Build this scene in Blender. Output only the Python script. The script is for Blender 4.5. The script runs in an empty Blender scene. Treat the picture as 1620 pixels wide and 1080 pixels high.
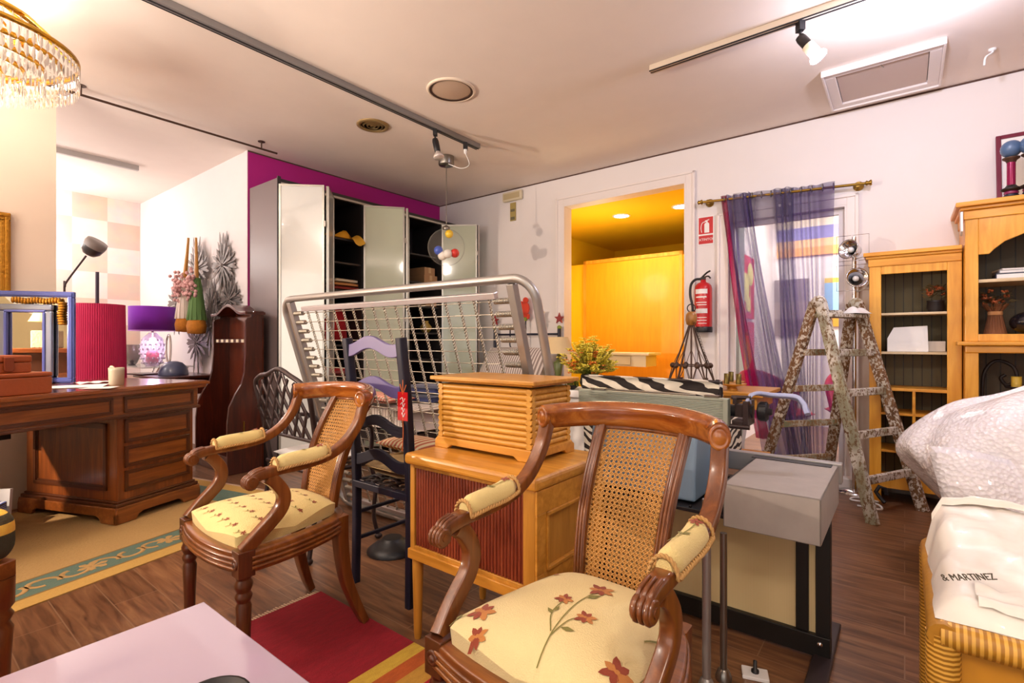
import bpy, math, random
from mathutils import Vector, Matrix
random.seed(7)
C = bpy.context.scene.collection
PI = math.pi
RZ = -math.radians(37.9)                      # yaw of the room: local x runs along the door wall, local y towards it
AX = Vector((-0.7891, 0.6143, 0)); BX = Vector((0.6143, 0.7891, 0))
def ab(a, b, z=0.0):                          # room coordinates (a to the left along the door wall, b towards it) -> world
    v = AX * a + BX * b
    return Vector((v.x, v.y, z))
def lin(h):
    h = h.lstrip('#'); o = []
    for i in (0, 2, 4):
        c = int(h[i:i + 2], 16) / 255
        o.append(c / 12.92 if c <= 0.04045 else ((c + 0.055) / 1.055) ** 2.4)
    return (*o, 1)
# ------------------------------------------------------------------ materials
def newmat(name):
    m = bpy.data.materials.new(name); m.use_nodes = True
    nt = m.node_tree; b = nt.nodes['Principled BSDF']
    return m, nt, b
def N(nt, t, **kw):
    n = nt.nodes.new(t)
    for k, v in kw.items():
        if k in n.inputs: n.inputs[k].default_value = v
        else: setattr(n, k, v)
    return n
def coords(nt, scale=(1, 1, 1), rot=(0, 0, 0)):
    tc = N(nt, 'ShaderNodeTexCoord'); mp = N(nt, 'ShaderNodeMapping')
    mp.inputs['Scale'].default_value = scale; mp.inputs['Rotation'].default_value = rot
    nt.links.new(tc.outputs['Object'], mp.inputs['Vector'])
    return mp.outputs['Vector']
def ramp(nt, fac, stops, interp='LINEAR'):
    r = N(nt, 'ShaderNodeValToRGB'); r.color_ramp.interpolation = interp
    e = r.color_ramp.elements
    while len(e) < len(stops): e.new(0.5)
    for i, (p, c) in enumerate(stops):
        e[i].position = p; e[i].color = lin(c) if isinstance(c, str) else c
    nt.links.new(fac, r.inputs['Fac'])
    return r.outputs['Color']
def bump(nt, b, h, strength=0.3, dist=0.01):
    n = N(nt, 'ShaderNodeBump'); n.inputs['Strength'].default_value = strength; n.inputs['Distance'].default_value = dist
    nt.links.new(h, n.inputs['Height']); nt.links.new(n.outputs['Normal'], b.inputs['Normal'])
def plain(name, col, rough=0.5, metal=0.0, var=0.0, coat=0.0, bscale=0, bstr=0.15, spec=0.5):
    m, nt, b = newmat(name)
    b.inputs['Base Color'].default_value = lin(col)
    b.inputs['Roughness'].default_value = rough; b.inputs['Metallic'].default_value = metal
    b.inputs['Coat Weight'].default_value = coat; b.inputs['Specular IOR Level'].default_value = spec
    if var or bscale:
        v = coords(nt); n = N(nt, 'ShaderNodeTexNoise'); n.inputs['Scale'].default_value = bscale or 6
        n.inputs['Detail'].default_value = 4; nt.links.new(v, n.inputs['Vector'])
        if var:
            h = N(nt, 'ShaderNodeHueSaturation'); h.inputs['Color'].default_value = lin(col)
            mr = N(nt, 'ShaderNodeMapRange'); mr.inputs['To Min'].default_value = 1 - var; mr.inputs['To Max'].default_value = 1 + var
            nt.links.new(n.outputs['Fac'], mr.inputs['Value']); nt.links.new(mr.outputs['Result'], h.inputs['Value'])
            nt.links.new(h.outputs['Color'], b.inputs['Base Color'])
        if bscale: bump(nt, b, n.outputs['Fac'], bstr)
    return m
def wood(name, c1, c2, c3=None, axis='x', scale=1.0, rough=0.35, coat=0.2, contrast=(0.32, 0.72)):
    m, nt, b = newmat(name)
    s = {'x': (1.2, 14, 14), 'y': (14, 1.2, 14), 'z': (14, 14, 1.2)}[axis]
    v = coords(nt, tuple(q * scale for q in s))
    n = N(nt, 'ShaderNodeTexNoise'); n.inputs['Scale'].default_value = 2.2; n.inputs['Detail'].default_value = 7
    n.inputs['Distortion'].default_value = 0.7; n.inputs['Roughness'].default_value = 0.62
    nt.links.new(v, n.inputs['Vector'])
    st = [(contrast[0], c1), (contrast[1], c2)]
    if c3: st.insert(1, (sum(contrast) / 2, c3))
    nt.links.new(ramp(nt, n.outputs['Fac'], st), b.inputs['Base Color'])
    b.inputs['Roughness'].default_value = rough; b.inputs['Coat Weight'].default_value = coat; b.inputs['Coat Roughness'].default_value = 0.15
    bump(nt, b, n.outputs['Fac'], 0.08, 0.004)
    return m
def cloth(name, col, scale=260, rough=0.9, var=0.08, strength=0.25):
    m, nt, b = newmat(name)
    v = coords(nt); n = N(nt, 'ShaderNodeTexNoise'); n.inputs['Scale'].default_value = 9; n.inputs['Detail'].default_value = 5
    nt.links.new(v, n.inputs['Vector'])
    h = N(nt, 'ShaderNodeHueSaturation'); h.inputs['Color'].default_value = lin(col)
    mr = N(nt, 'ShaderNodeMapRange'); mr.inputs['To Min'].default_value = 1 - var; mr.inputs['To Max'].default_value = 1 + var
    nt.links.new(n.outputs['Fac'], mr.inputs['Value']); nt.links.new(mr.outputs['Result'], h.inputs['Value'])
    nt.links.new(h.outputs['Color'], b.inputs['Base Color'])
    w = N(nt, 'ShaderNodeTexVoronoi'); w.inputs['Scale'].default_value = scale; nt.links.new(v, w.inputs['Vector'])
    bump(nt, b, w.outputs['Distance'], strength, 0.002)
    b.inputs['Roughness'].default_value = rough; b.inputs['Sheen Weight'].default_value = 0.15
    return m
def emit(name, col, strength):
    m, nt, b = newmat(name)
    b.inputs['Base Color'].default_value = lin(col); b.inputs['Emission Color'].default_value = lin(col)
    b.inputs['Emission Strength'].default_value = strength
    return m
def see_through(name, col, clear=0.6, gloss=0.1, rough=0.05, translucent=False, gk=.7):
    m, nt, b = newmat(name); out = nt.nodes['Material Output']; nt.nodes.remove(b)
    t = N(nt, 'ShaderNodeBsdfTransparent')
    g = N(nt, 'ShaderNodeBsdfGlossy'); g.inputs['Roughness'].default_value = rough
    d = N(nt, 'ShaderNodeBsdfTranslucent' if translucent else 'ShaderNodeBsdfDiffuse'); d.inputs['Color'].default_value = lin(col)
    d2 = N(nt, 'ShaderNodeBsdfDiffuse'); d2.inputs['Color'].default_value = lin(col)
    m0 = N(nt, 'ShaderNodeMixShader'); m0.inputs[0].default_value = 0.5
    nt.links.new(d.outputs[0], m0.inputs[1]); nt.links.new(d2.outputs[0], m0.inputs[2])
    m1 = N(nt, 'ShaderNodeMixShader'); m1.inputs[0].default_value = clear
    nt.links.new(m0.outputs[0], m1.inputs[1]); nt.links.new(t.outputs[0], m1.inputs[2])
    if translucent:                                   # thin cloth closes up where it is seen edge-on
        lw = N(nt, 'ShaderNodeLayerWeight'); lw.inputs['Blend'].default_value = .42
        mm = N(nt, 'ShaderNodeMath', operation='MULTIPLY_ADD'); nt.links.new(lw.outputs['Facing'], mm.inputs[0]); mm.inputs[1].default_value = -clear * .95; mm.inputs[2].default_value = clear
        nt.links.new(mm.outputs[0], m1.inputs[0])
    fr = N(nt, 'ShaderNodeLayerWeight'); fr.inputs['Blend'].default_value = gloss
    gm = N(nt, 'ShaderNodeMath', operation='MULTIPLY'); gm.inputs[1].default_value = gk; nt.links.new(fr.outputs['Fresnel'], gm.inputs[0])
    m2 = N(nt, 'ShaderNodeMixShader'); nt.links.new(gm.outputs[0], m2.inputs[0])
    nt.links.new(m1.outputs[0], m2.inputs[1]); nt.links.new(g.outputs[0], m2.inputs[2])
    nt.links.new(m2.outputs[0], out.inputs['Surface'])
    return m
def floor_mat():
    m, nt, b = newmat('dark plank floor')
    v = coords(nt, (1, 1, 1), (0, 0, 0))
    br = N(nt, 'ShaderNodeTexBrick'); br.offset = 0.37; br.squash = 1.0
    br.inputs['Scale'].default_value = 1.0; br.inputs['Brick Width'].default_value = 1.1; br.inputs['Row Height'].default_value = 0.16
    br.inputs['Mortar Size'].default_value = 0.0022; br.inputs['Bias'].default_value = 0.0
    br.inputs['Color1'].default_value = (0.2, 0.2, 0.2, 1); br.inputs['Color2'].default_value = (0.9, 0.9, 0.9, 1); br.inputs['Mortar'].default_value = (0, 0, 0, 1)
    nt.links.new(v, br.inputs['Vector'])
    v2 = coords(nt, (1.5, 14, 1))
    n = N(nt, 'ShaderNodeTexNoise'); n.inputs['Scale'].default_value = 2.4; n.inputs['Detail'].default_value = 8; n.inputs['Distortion'].default_value = 0.9
    nt.links.new(v2, n.inputs['Vector'])
    g = ramp(nt, n.outputs['Fac'], [(0.3, '#5c3a26'), (0.52, '#83583b'), (0.75, '#a0744f')])
    mix = N(nt, 'ShaderNodeMix', data_type='RGBA', blend_type='MULTIPLY'); mix.inputs['Factor'].default_value = 0.35
    nt.links.new(g, mix.inputs[6]); nt.links.new(br.outputs['Color'], mix.inputs[7])
    mx = N(nt, 'ShaderNodeMix', data_type='RGBA'); nt.links.new(br.outputs['Fac'], mx.inputs['Factor'])
    nt.links.new(mix.outputs[2], mx.inputs[6]); mx.inputs[7].default_value = lin('#8b6a50')
    nt.links.new(mx.outputs[2], b.inputs['Base Color'])
    b.inputs['Roughness'].default_value = 0.33
    bump(nt, b, n.outputs['Fac'], 0.06, 0.003)
    return m
def zebra_mat():
    m, nt, b = newmat('zebra print velvet')
    v = coords(nt, (.30, 1, 2.0), (0, .55, .2))
    w = N(nt, 'ShaderNodeTexWave'); w.bands_direction = 'X'; w.inputs['Scale'].default_value = 7.0; w.inputs['Distortion'].default_value = 7.0
    w.inputs['Detail'].default_value = 1.0; w.inputs['Detail Scale'].default_value = 1.1; nt.links.new(v, w.inputs['Vector'])
    nt.links.new(ramp(nt, w.outputs['Fac'], [(0.0, '#241a18'), (0.5, '#e8e0cf')], 'CONSTANT'), b.inputs['Base Color'])
    b.inputs['Roughness'].default_value = 0.8
    return m
def check_mat():
    m, nt, b = newmat('beige checked wallpaper')
    v = coords(nt, (.013, 1 / .335, 1 / .318)); v.node.inputs['Location'].default_value = (0, -1.506 / .335 + 20, -2.576 / .318 + 21); ck = N(nt, 'ShaderNodeTexChecker'); ck.inputs['Scale'].default_value = 1
    ck.inputs['Color1'].default_value = lin('#f0e2d8'); ck.inputs['Color2'].default_value = lin('#e0c6b6')
    nt.links.new(v, ck.inputs['Vector'])
    n = N(nt, 'ShaderNodeTexNoise'); n.inputs['Scale'].default_value = 2; nt.links.new(v, n.inputs['Vector'])
    mx = N(nt, 'ShaderNodeMix', data_type='RGBA', blend_type='MULTIPLY'); mx.inputs['Factor'].default_value = 0.25
    nt.links.new(ck.outputs['Color'], mx.inputs[6]); nt.links.new(n.outputs['Color'], mx.inputs[7])
    nt.links.new(mx.outputs[2], b.inputs['Base Color']); b.inputs['Roughness'].default_value = 0.7
    return m
def splatter_mat(name, base1, base2, cover=0.52, tint='#cfc8b8', tint2='#7d8463'):
    m, nt, b = newmat(name)
    v = coords(nt, (9, 9, 2)); n = N(nt, 'ShaderNodeTexNoise'); n.inputs['Scale'].default_value = 3; n.inputs['Detail'].default_value = 6; nt.links.new(v, n.inputs['Vector'])
    g = ramp(nt, n.outputs['Fac'], [(0.35, base1), (0.7, base2)])
    v2 = coords(nt, (1, 1, 0.7)); n2 = N(nt, 'ShaderNodeTexNoise'); n2.inputs['Scale'].default_value = 55; n2.inputs['Detail'].default_value = 5; n2.inputs['Roughness'].default_value = 0.7; nt.links.new(v2, n2.inputs['Vector'])
    k = ramp(nt, n2.outputs['Fac'], [(0.0, (0, 0, 0, 1)), (cover, (1, 1, 1, 1))], 'CONSTANT')
    n3 = N(nt, 'ShaderNodeTexNoise'); n3.inputs['Scale'].default_value = 6; nt.links.new(v2, n3.inputs['Vector'])
    tt = ramp(nt, n3.outputs['Fac'], [(0.42, tint2), (0.55, tint)])
    mx = N(nt, 'ShaderNodeMix', data_type='RGBA'); nt.links.new(k, mx.inputs['Factor']); nt.links.new(g, mx.inputs[6]); nt.links.new(tt, mx.inputs[7])
    nt.links.new(mx.outputs[2], b.inputs['Base Color']); b.inputs['Roughness'].default_value = 0.75
    bump(nt, b, n2.outputs['Fac'], 0.3, 0.004)
    return m
def bubble_mat():
    m, nt, b = newmat('bubble wrap')
    v = coords(nt); vo = N(nt, 'ShaderNodeTexVoronoi'); vo.inputs['Scale'].default_value = 62; nt.links.new(v, vo.inputs['Vector'])
    n = N(nt, 'ShaderNodeTexNoise'); n.inputs['Scale'].default_value = 11; n.inputs['Detail'].default_value = 6; nt.links.new(v, n.inputs['Vector'])
    nt.links.new(ramp(nt, vo.outputs['Distance'], [(0.1, '#fdfbff'), (0.6, '#efebf2')]), b.inputs['Base Color'])
    ad = N(nt, 'ShaderNodeMath', operation='MULTIPLY_ADD'); nt.links.new(n.outputs['Fac'], ad.inputs[0]); ad.inputs[1].default_value = 2.0
    nt.links.new(vo.outputs['Distance'], ad.inputs[2])
    bump(nt, b, ad.outputs[0], 0.4, 0.016)
    b.inputs['Roughness'].default_value = 0.27; b.inputs['Coat Weight'].default_value = 0.5
    return m
def stripes_mat(name, axis, stops, span, rough=0.9):
    """constant bands across one object axis; stops are (metres, colour) over span (lo, hi)"""
    m, nt, b = newmat(name)
    v = coords(nt); sp = N(nt, 'ShaderNodeSeparateXYZ'); nt.links.new(v, sp.inputs[0])
    mr = N(nt, 'ShaderNodeMapRange'); mr.inputs['From Min'].default_value = span[0]; mr.inputs['From Max'].default_value = span[1]
    nt.links.new(sp.outputs['XYZ'.index(axis)], mr.inputs['Value'])
    st = [((p - span[0]) / (span[1] - span[0]), c) for p, c in stops]
    col = ramp(nt, mr.outputs['Result'], st, 'CONSTANT')
    n = N(nt, 'ShaderNodeTexNoise'); n.inputs['Scale'].default_value = 14; n.inputs['Detail'].default_value = 8; n.inputs['Roughness'].default_value = 0.75
    v2 = coords(nt, (3, 1, 1)); nt.links.new(v2, n.inputs['Vector'])
    mx = N(nt, 'ShaderNodeMix', data_type='RGBA', blend_type='OVERLAY'); mx.inputs['Factor'].default_value = 0.55
    nt.links.new(col, mx.inputs[6]); nt.links.new(n.outputs['Fac'], mx.inputs[7])
    nt.links.new(mx.outputs[2], b.inputs['Base Color']); b.inputs['Roughness'].default_value = rough
    w = N(nt, 'ShaderNodeTexNoise'); w.inputs['Scale'].default_value = 240; nt.links.new(v, w.inputs['Vector'])
    bump(nt, b, w.outputs['Fac'], 0.5, 0.004)
    return m
def repeat_stripes(name, c1, c2, scale=20, direction='X', rough=0.85, dist=0.0):
    m, nt, b = newmat(name)
    v = coords(nt); w = N(nt, 'ShaderNodeTexWave'); w.bands_direction = direction; w.inputs['Scale'].default_value = scale; w.inputs['Distortion'].default_value = dist
    nt.links.new(v, w.inputs['Vector'])
    nt.links.new(ramp(nt, w.outputs['Fac'], [(0.4, c1), (0.6, c2)]), b.inputs['Base Color']); b.inputs['Roughness'].default_value = rough
    return m

M = {}
M['ceil'] = plain('ceiling paint', '#f1e5dc', 0.85, var=0.03)
M['white'] = plain('white wall paint', '#e9e3e3', 0.8, var=0.02)
M['beige'] = plain('beige wall paint', '#ead8c4', 0.8, var=0.03)
M['magenta'] = plain('magenta wall paint', '#b81a86', 0.75)
M['yellow'] = plain('yellow wall paint', '#fbd21a', 0.75)
M['orange'] = wood('orange stained panel', '#f8a012', '#ffab18', axis='z', rough=0.5)
M['trim'] = plain('white gloss trim', '#ece4e2', 0.45)
M['floor'] = floor_mat()
M['check'] = check_mat()
M['honey'] = wood('honey carved wood', '#5e3012', '#965c28', '#7a431a', axis='x', scale=0.8, rough=0.28, coat=0.5)
M['honey_z'] = wood('honey upright wood', '#582c10', '#8e5526', '#723e18', axis='z', scale=0.8, rough=0.3, coat=0.4)
M['crest'] = wood('polished crest wood', '#77390e', '#b8722c', '#96511a', axis='x', scale=1.0, rough=0.18, coat=0.8)
M['dkleg'] = wood('dark turned wood', '#3a1c10', '#6d3a1e', axis='z', rough=0.3, coat=0.4)
M['cane'] = plain('woven cane', '#b98542', 0.6, var=0.15)
M['seat_f'] = cloth('cream tapestry', '#e2cf98', 330, strength=0.45)
M['pet1'] = cloth('russet thread', '#8c3b22'); M['pet2'] = cloth('ochre thread', '#b9783a'); M['stem'] = cloth('olive thread', '#7b7434')
M['pad_f'] = cloth('gold tapestry', '#dcc684', 330, strength=0.4)
M['cord'] = plain('twisted cord', '#b98f55', 0.8, var=0.25)
M['mahog'] = wood('mahogany', '#30100a', '#5e2515', '#451a0f', axis='z', rough=0.28, coat=0.5)
M['desk'] = wood('walnut desk veneer', '#6e3a15', '#a2602a', '#87491c', axis='x', rough=0.28, coat=0.5)
M['desk_z'] = wood('walnut desk panel', '#683414', '#9a5624', '#804218', axis='z', rough=0.3, coat=0.4)
M['desk_top'] = wood('walnut desk top', '#7a3e1a', '#a8622c', '#8e4c20', axis='x', rough=0.16, coat=0.8)
M['desk_dk'] = plain('dark desk moulding', '#54290f', 0.35, coat=0.3)
M['pine'] = wood('waxed pine', '#d18a1e', '#f0b445', '#e2a032', axis='z', scale=0.7, rough=0.42, coat=0.2)
M['pine_x'] = wood('waxed pine rail', '#cf861c', '#efb243', '#e09c2e', axis='x', scale=0.7, rough=0.42, coat=0.2)
M['olive'] = plain('olive painted boards', '#6d664e', 0.7, var=0.06)
M['shelf'] = wood('pale shelf edge', '#c2a578', '#e6d3ad', axis='x', rough=0.5)
M['oak'] = wood('blond oak', '#b3761f', '#d99c3e', '#c88a30', axis='x', rough=0.4, coat=0.2)
M['oak_z'] = wood('blond oak upright', '#a87022', '#cc9038', axis='z', rough=0.4, coat=0.2)
M['oak_rod'] = wood('split log rod', '#b77f28', '#dea648', '#cb9136', axis='x', scale=1.4, rough=0.45, coat=0.1)
M['tamb'] = wood('red mahogany slats', '#6a2614', '#8f4226', axis='z', scale=1.6, rough=0.35, coat=0.3)
M['char'] = plain('charcoal carcass', '#2a2626', 0.5)
M['side'] = plain('grey brown laminate', '#77696a', 0.4)
M['frost'] = plain('frosted green glass', '#c7d0b8', 0.1, coat=0.6)
M['frost_w'] = plain('frosted white glass', '#e3e6e3', 0.12, coat=0.6)
M['alu'] = plain('brushed aluminium', '#b9b6ae', 0.32, 0.9)
M['chrome'] = plain('chrome', '#d8d8dc', 0.12, 1.0)
M['steel'] = plain('galvanised steel', '#a9a6a4', 0.38, 0.75, var=0.05); M['steelbox'] = plain('scuffed grey enamel', '#a39b95', 0.5, 0.25, var=0.16, bscale=13, bstr=.05)
M['wire'] = plain('zinc wire', '#b4ada0', 0.38, 0.85)
M['nickel'] = plain('brushed nickel', '#8d8780', 0.28, 0.9)
M['brass'] = plain('brass', '#a07f3a', 0.3, 1.0); M['oldbrass'] = plain('aged brass', '#6b5c2e', 0.4, 0.8)
M['gold'] = plain('gilded metal', '#c99a3a', 0.25, 1.0)
M['gilt'] = plain('gilt plaster', '#b07a1e', 0.38, 0.6, var=0.25, bscale=60, bstr=0.5)
M['black'] = plain('black paint', '#17151a', 0.45)
M['iron'] = plain('wrought iron', '#2b2322', 0.5, 0.3)
M['rust'] = plain('brown rusted iron', '#4f382c', 0.55, 0.4, var=0.2)
M['navy'] = plain('navy painted wood', '#15172c', 0.45)
M['lilac'] = plain('lilac lacquered rail', '#5f5488', 0.4, var=0.1)
M['blackmetal'] = plain('black enamelled steel', '#1b1714', 0.4, 0.2)
M['gunmetal'] = plain('dark bronze enamel', '#3b2f30', 0.35, 0.4)
M['mirror'] = plain('mirror glass', '#e8e6df', 0.01, 1.0)
M['blue_fr'] = plain('blue lacquer frame', '#5b68b4', 0.22, 0.35, coat=0.5)
M['silver_fr'] = plain('silver blue moulding', '#8a93a8', 0.25, 0.6)
M['glass'] = see_through('clear glass', '#ffffff', 0.985, 0.12, 0.02)
M['globe'] = see_through('pendant glass', '#f6efe6', 0.955, 0.05, 0.03, gk=.3)
M['crystal'] = see_through('crystal', '#fbf0e4', 0.42, 0.45, 0.05)
M['lacquer'] = plain('lilac lacquer top', '#b7a6bb', 0.10, coat=0.8)
M['red_rug'] = stripes_mat('red wool rug', 'X', [(0, '#8e0f22'), (0.61, '#c9a63c'), (0.665, '#b0541f'), (0.73, '#b98a35'), (0.80, '#a3152c'), (0.95, '#b0541f'), (1.0, '#a3152c')], (0, 1.7))
M['fringe'] = cloth('rug fringe', '#d9b99a')
M['sand'] = plain('sand wool pile', '#b8925a', 0.95, var=0.1, bscale=90, bstr=0.4)
M['teal'] = plain('teal wool border', '#5e7466', 0.95, var=0.12, bscale=90, bstr=0.4)
M['sand2'] = plain('straw wool edge', '#c39a50', 0.95, var=0.1, bscale=90, bstr=0.4)
M['zebra'] = zebra_mat()
M['paint1'] = splatter_mat('paint spattered ladder wood', '#5f4026', '#8a6440', 0.52, '#d3cdc2', '#bdb6a8')
M['paint2'] = splatter_mat('paint caked ladder wood', '#6b4a30', '#8a7a5a', 0.47, '#d9d4cb', '#99967e')
M['paint3'] = splatter_mat('worn ladder rung', '#86603c', '#a98a62', 0.5)
M['bubble'] = bubble_mat()
M['bag'] = plain('white plastic cloth', '#efeae2', 0.4, coat=0.2, bscale=7, bstr=0.35)
M['ink'] = plain('dark print ink', '#4b4433', 0.6)
M['wicker'] = repeat_stripes('golden rattan', '#a9741c', '#e0ac48', 26, 'X', 0.45, 0.6)
M['wicker_z'] = repeat_stripes('golden rattan binding', '#9a6818', '#e3b04c', 30, 'Z', 0.45, 0.4)
M['rattan'] = plain('smooth golden rattan', '#c98c28', 0.4, var=0.08, coat=0.2)
M['red'] = plain('signal red', '#c4141e', 0.35, coat=0.3)
M['redcloth'] = cloth('red cloth', '#b8161e')
M['signred'] = plain('sign red', '#c3222a', 0.5)
M['cream'] = plain('cream enamel', '#e8dcc0', 0.5)
M['ivory'] = plain('ivory plastic', '#d9cdb0', 0.5)
M['purple'] = cloth('violet lampshade', '#7d22b0')
M['crim'] = cloth('crimson pleated silk', '#d0145a', 120, 0.6)
M['silverleaf'] = plain('aged silver leaf', '#756e6c', 0.45, 0.3, var=0.2)
M['typew'] = plain('grey green enamel', '#a0a698', 0.45)
M['typeblue'] = plain('blue grey enamel', '#7d95ad', 0.4)
M['cardboard'] = plain('cardboard', '#b08a63', 0.8)
M['leather'] = plain('tan leather', '#9a4a22', 0.42, var=0.12, bscale=70, bstr=0.12)
M['paper'] = plain('white paper', '#efeeee', 0.7)
M['navyc'] = cloth('navy cloth', '#232c58')
M['blueball'] = plain('slate blue glaze', '#49516f', 0.3, coat=0.3)
M['leafg'] = plain('leaf green', '#7d8f35', 0.6, var=0.25)
M['petal_y'] = plain('yellow petal', '#f8e85c', 0.6, var=0.15); M['petal_o'] = plain('orange petal', '#e07a2a', 0.6, var=0.15)
M['dried'] = plain('dried flower', '#7a4a2a', 0.8, var=0.3); M['dried2'] = plain('dried pale petal', '#c08a58', 0.8, var=0.3)
M['bed_str'] = repeat_stripes('striped ticking', '#d8d0cc', '#8f827e', 11, 'X', 0.9)
M['mattress'] = repeat_stripes('pale striped mattress', '#e9e2da', '#b9aca6', 9, 'X', 0.9)
M['floral'] = plain('beige floral cotton', '#cdb07c', 0.9, var=0.25, bscale=24, bstr=0.1)
M['plaid'] = repeat_stripes('striped cushion cotton', '#d9c9a0', '#b5624a', 12, 'X', 0.9)
M['panelc'] = repeat_stripes('cream ribbed panel', '#cdb684', '#d8c394', 60, 'X', 0.6)
M['grille'] = plain('speaker cloth', '#c3ab96', 0.9)
# ------------------------------------------------------------------ mesh builder
class MB:
    def __init__(self): self.v = []; self.f = []; self.m = []; self.s = []
    def add(self, vs, fs, mat=0, smooth=False, X=None):
        o = len(self.v)
        self.v += [tuple(X @ Vector(p)) for p in vs] if X is not None else [tuple(p) for p in vs]
        for f in fs: self.f.append(tuple(o + i for i in f)); self.m.append(mat); self.s.append(smooth)
        return self
    def box(self, x0, x1, y0, y1, z0, z1, mat=0, X=None):
        x0, x1 = min(x0, x1), max(x0, x1); y0, y1 = min(y0, y1), max(y0, y1); z0, z1 = min(z0, z1), max(z0, z1)
        vs = [(x, y, z) for x in (x0, x1) for y in (y0, y1) for z in (z0, z1)]
        return self.add(vs, [(0, 1, 3, 2), (4, 6, 7, 5), (0, 4, 5, 1), (2, 3, 7, 6), (0, 2, 6, 4), (1, 5, 7, 3)], mat, False, X)
    def tube(self, pts, r=0.01, n=10, mat=0, sec=None, ref=None, caps=True, closed=False, X=None, smooth=True):
        pts = [Vector(p) for p in pts]; k = len(pts)
        rs = r if isinstance(r, (list, tuple)) else [r] * k
        if sec is None: sec = [(math.cos(2 * PI * i / n), math.sin(2 * PI * i / n)) for i in range(n)]
        n = len(sec); vs = []; prev = None
        for i, p in enumerate(pts):
            if closed: t = pts[(i + 1) % k] - pts[i - 1]
            else: t = pts[min(i + 1, k - 1)] - pts[max(i - 1, 0)]
            t.normalize()
            u = Vector(ref) if ref else (prev if prev is not None else (Vector((0, 0, 1)) if abs(t.z) < 0.9 else Vector((1, 0, 0))))
            u = (u - t * u.dot(t)); u.normalize(); w = t.cross(u); prev = u
            for a, b in sec: vs.append(p + (w * a + u * b) * rs[i])
        fs = []
        for i in range(k if closed else k - 1):
            j = (i + 1) % k
            for q in range(n): fs.append((i * n + q, i * n + (q + 1) % n, j * n + (q + 1) % n, j * n + q))
        self.add(vs, fs, mat, smooth, X)
        if caps and not closed:
            self.add(vs[:n], [tuple(range(n - 1, -1, -1))], mat, False, X); self.add(vs[-n:], [tuple(range(n))], mat, False, X)
        return self
    def bar(self, p, q, w, h=None, mat=0, ref=(0, 0, 1), X=None):
        h = h or w; a, b = w / 2, h / 2
        return self.tube([p, q], 1.0, mat=mat, sec=[(-a, -b), (a, -b), (a, b), (-a, b)], ref=ref, X=X, smooth=False)
    def lathe(self, prof, n=20, mat=0, X=None, smooth=True, c=(0, 0, 0), sx=1, sy=1, cap=True):
        vs = []; fs = []
        for r, z in prof:
            for i in range(n): vs.append((c[0] + sx * r * math.cos(2 * PI * i / n), c[1] + sy * r * math.sin(2 * PI * i / n), c[2] + z))
        for j in range(len(prof) - 1):
            for i in range(n): fs.append((j * n + i, j * n + (i + 1) % n, (j + 1) * n + (i + 1) % n, (j + 1) * n + i))
        self.add(vs, fs, mat, smooth, X)
        if cap and prof[0][0] > 1e-4: self.add(vs[:n], [tuple(range(n - 1, -1, -1))], mat, False, X)
        if cap and prof[-1][0] > 1e-4: self.add(vs[-n:], [tuple(range(n))], mat, False, X)
        return self
    def ball(self, c, r, n=14, mat=0, X=None, r3=None):
        k = max(5, n // 2 + 1); rr = r3 or (r, r, r); vs = []; fs = []
        for j in range(k + 1):
            a = PI * j / k - PI / 2
            for i in range(n): vs.append((c[0] + rr[0] * math.cos(a) * math.cos(2 * PI * i / n), c[1] + rr[1] * math.cos(a) * math.sin(2 * PI * i / n), c[2] + rr[2] * math.sin(a)))
        for j in range(k):
            for i in range(n): fs.append((j * n + i, j * n + (i + 1) % n, (j + 1) * n + (i + 1) % n, (j + 1) * n + i))
        return self.add(vs, fs, mat, True, X)
    def prism(self, poly, t0, t1, axis='z', mat=0, X=None):
        mk = {'z': lambda a, b, t: (a, b, t), 'y': lambda a, b, t: (a, t, b), 'x': lambda a, b, t: (t, a, b)}[axis]
        n = len(poly); vs = [mk(a, b, t0) for a, b in poly] + [mk(a, b, t1) for a, b in poly]
        fs = [tuple(range(n - 1, -1, -1)), tuple(range(n, 2 * n))] + [(i, (i + 1) % n, n + (i + 1) % n, n + i) for i in range(n)]
        return self.add(vs, fs, mat, False, X)
    def surf(self, fn, nu, nv, mat=0, smooth=True, X=None):
        vs = [fn(i / nu, j / nv) for i in range(nu + 1) for j in range(nv + 1)]
        fs = [(i * (nv + 1) + j, (i + 1) * (nv + 1) + j, (i + 1) * (nv + 1) + j + 1, i * (nv + 1) + j + 1) for i in range(nu) for j in range(nv)]
        return self.add(vs, fs, mat, smooth, X)
    def pillow(self, c, sx, sy, sz, mat=0, X=None, n=14, e=3.2, pinch=0.0, edge=0.06):
        vs = []; fs = []
        for s in (1, -1):
            o = len(vs)
            for i in range(n + 1):
                for j in range(n + 1):
                    u = 2 * i / n - 1; v = 2 * j / n - 1
                    h = (max(0, 1 - abs(u) ** e) * max(0, 1 - abs(v) ** e)) ** 0.5
                    q = 1 - pinch * (1 - h)
                    vs.append((c[0] + sx / 2 * u * (1 - pinch * (1 - abs(v)) * 0.3) * 1, c[1] + sy / 2 * v * (1 - pinch * (1 - abs(u)) * 0.3), c[2] + s * sz / 2 * (edge + (1 - edge) * h)))
            for i in range(n):
                for j in range(n):
                    q = (o + i * (n + 1) + j, o + (i + 1) * (n + 1) + j, o + (i + 1) * (n + 1) + j + 1, o + i * (n + 1) + j + 1)
                    fs.append(q if s > 0 else q[::-1])
        m = (n + 1) ** 2
        rim = [i * (n + 1) for i in range(n + 1)] + [n * (n + 1) + j for j in range(1, n + 1)] + [i * (n + 1) + n for i in range(n - 1, -1, -1)] + [j for j in range(n - 1, 0, -1)]
        for a, b in zip(rim, rim[1:] + rim[:1]): fs.append((a, b, m + b, m + a))
        return self.add(vs, fs, mat, True, X)
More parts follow.
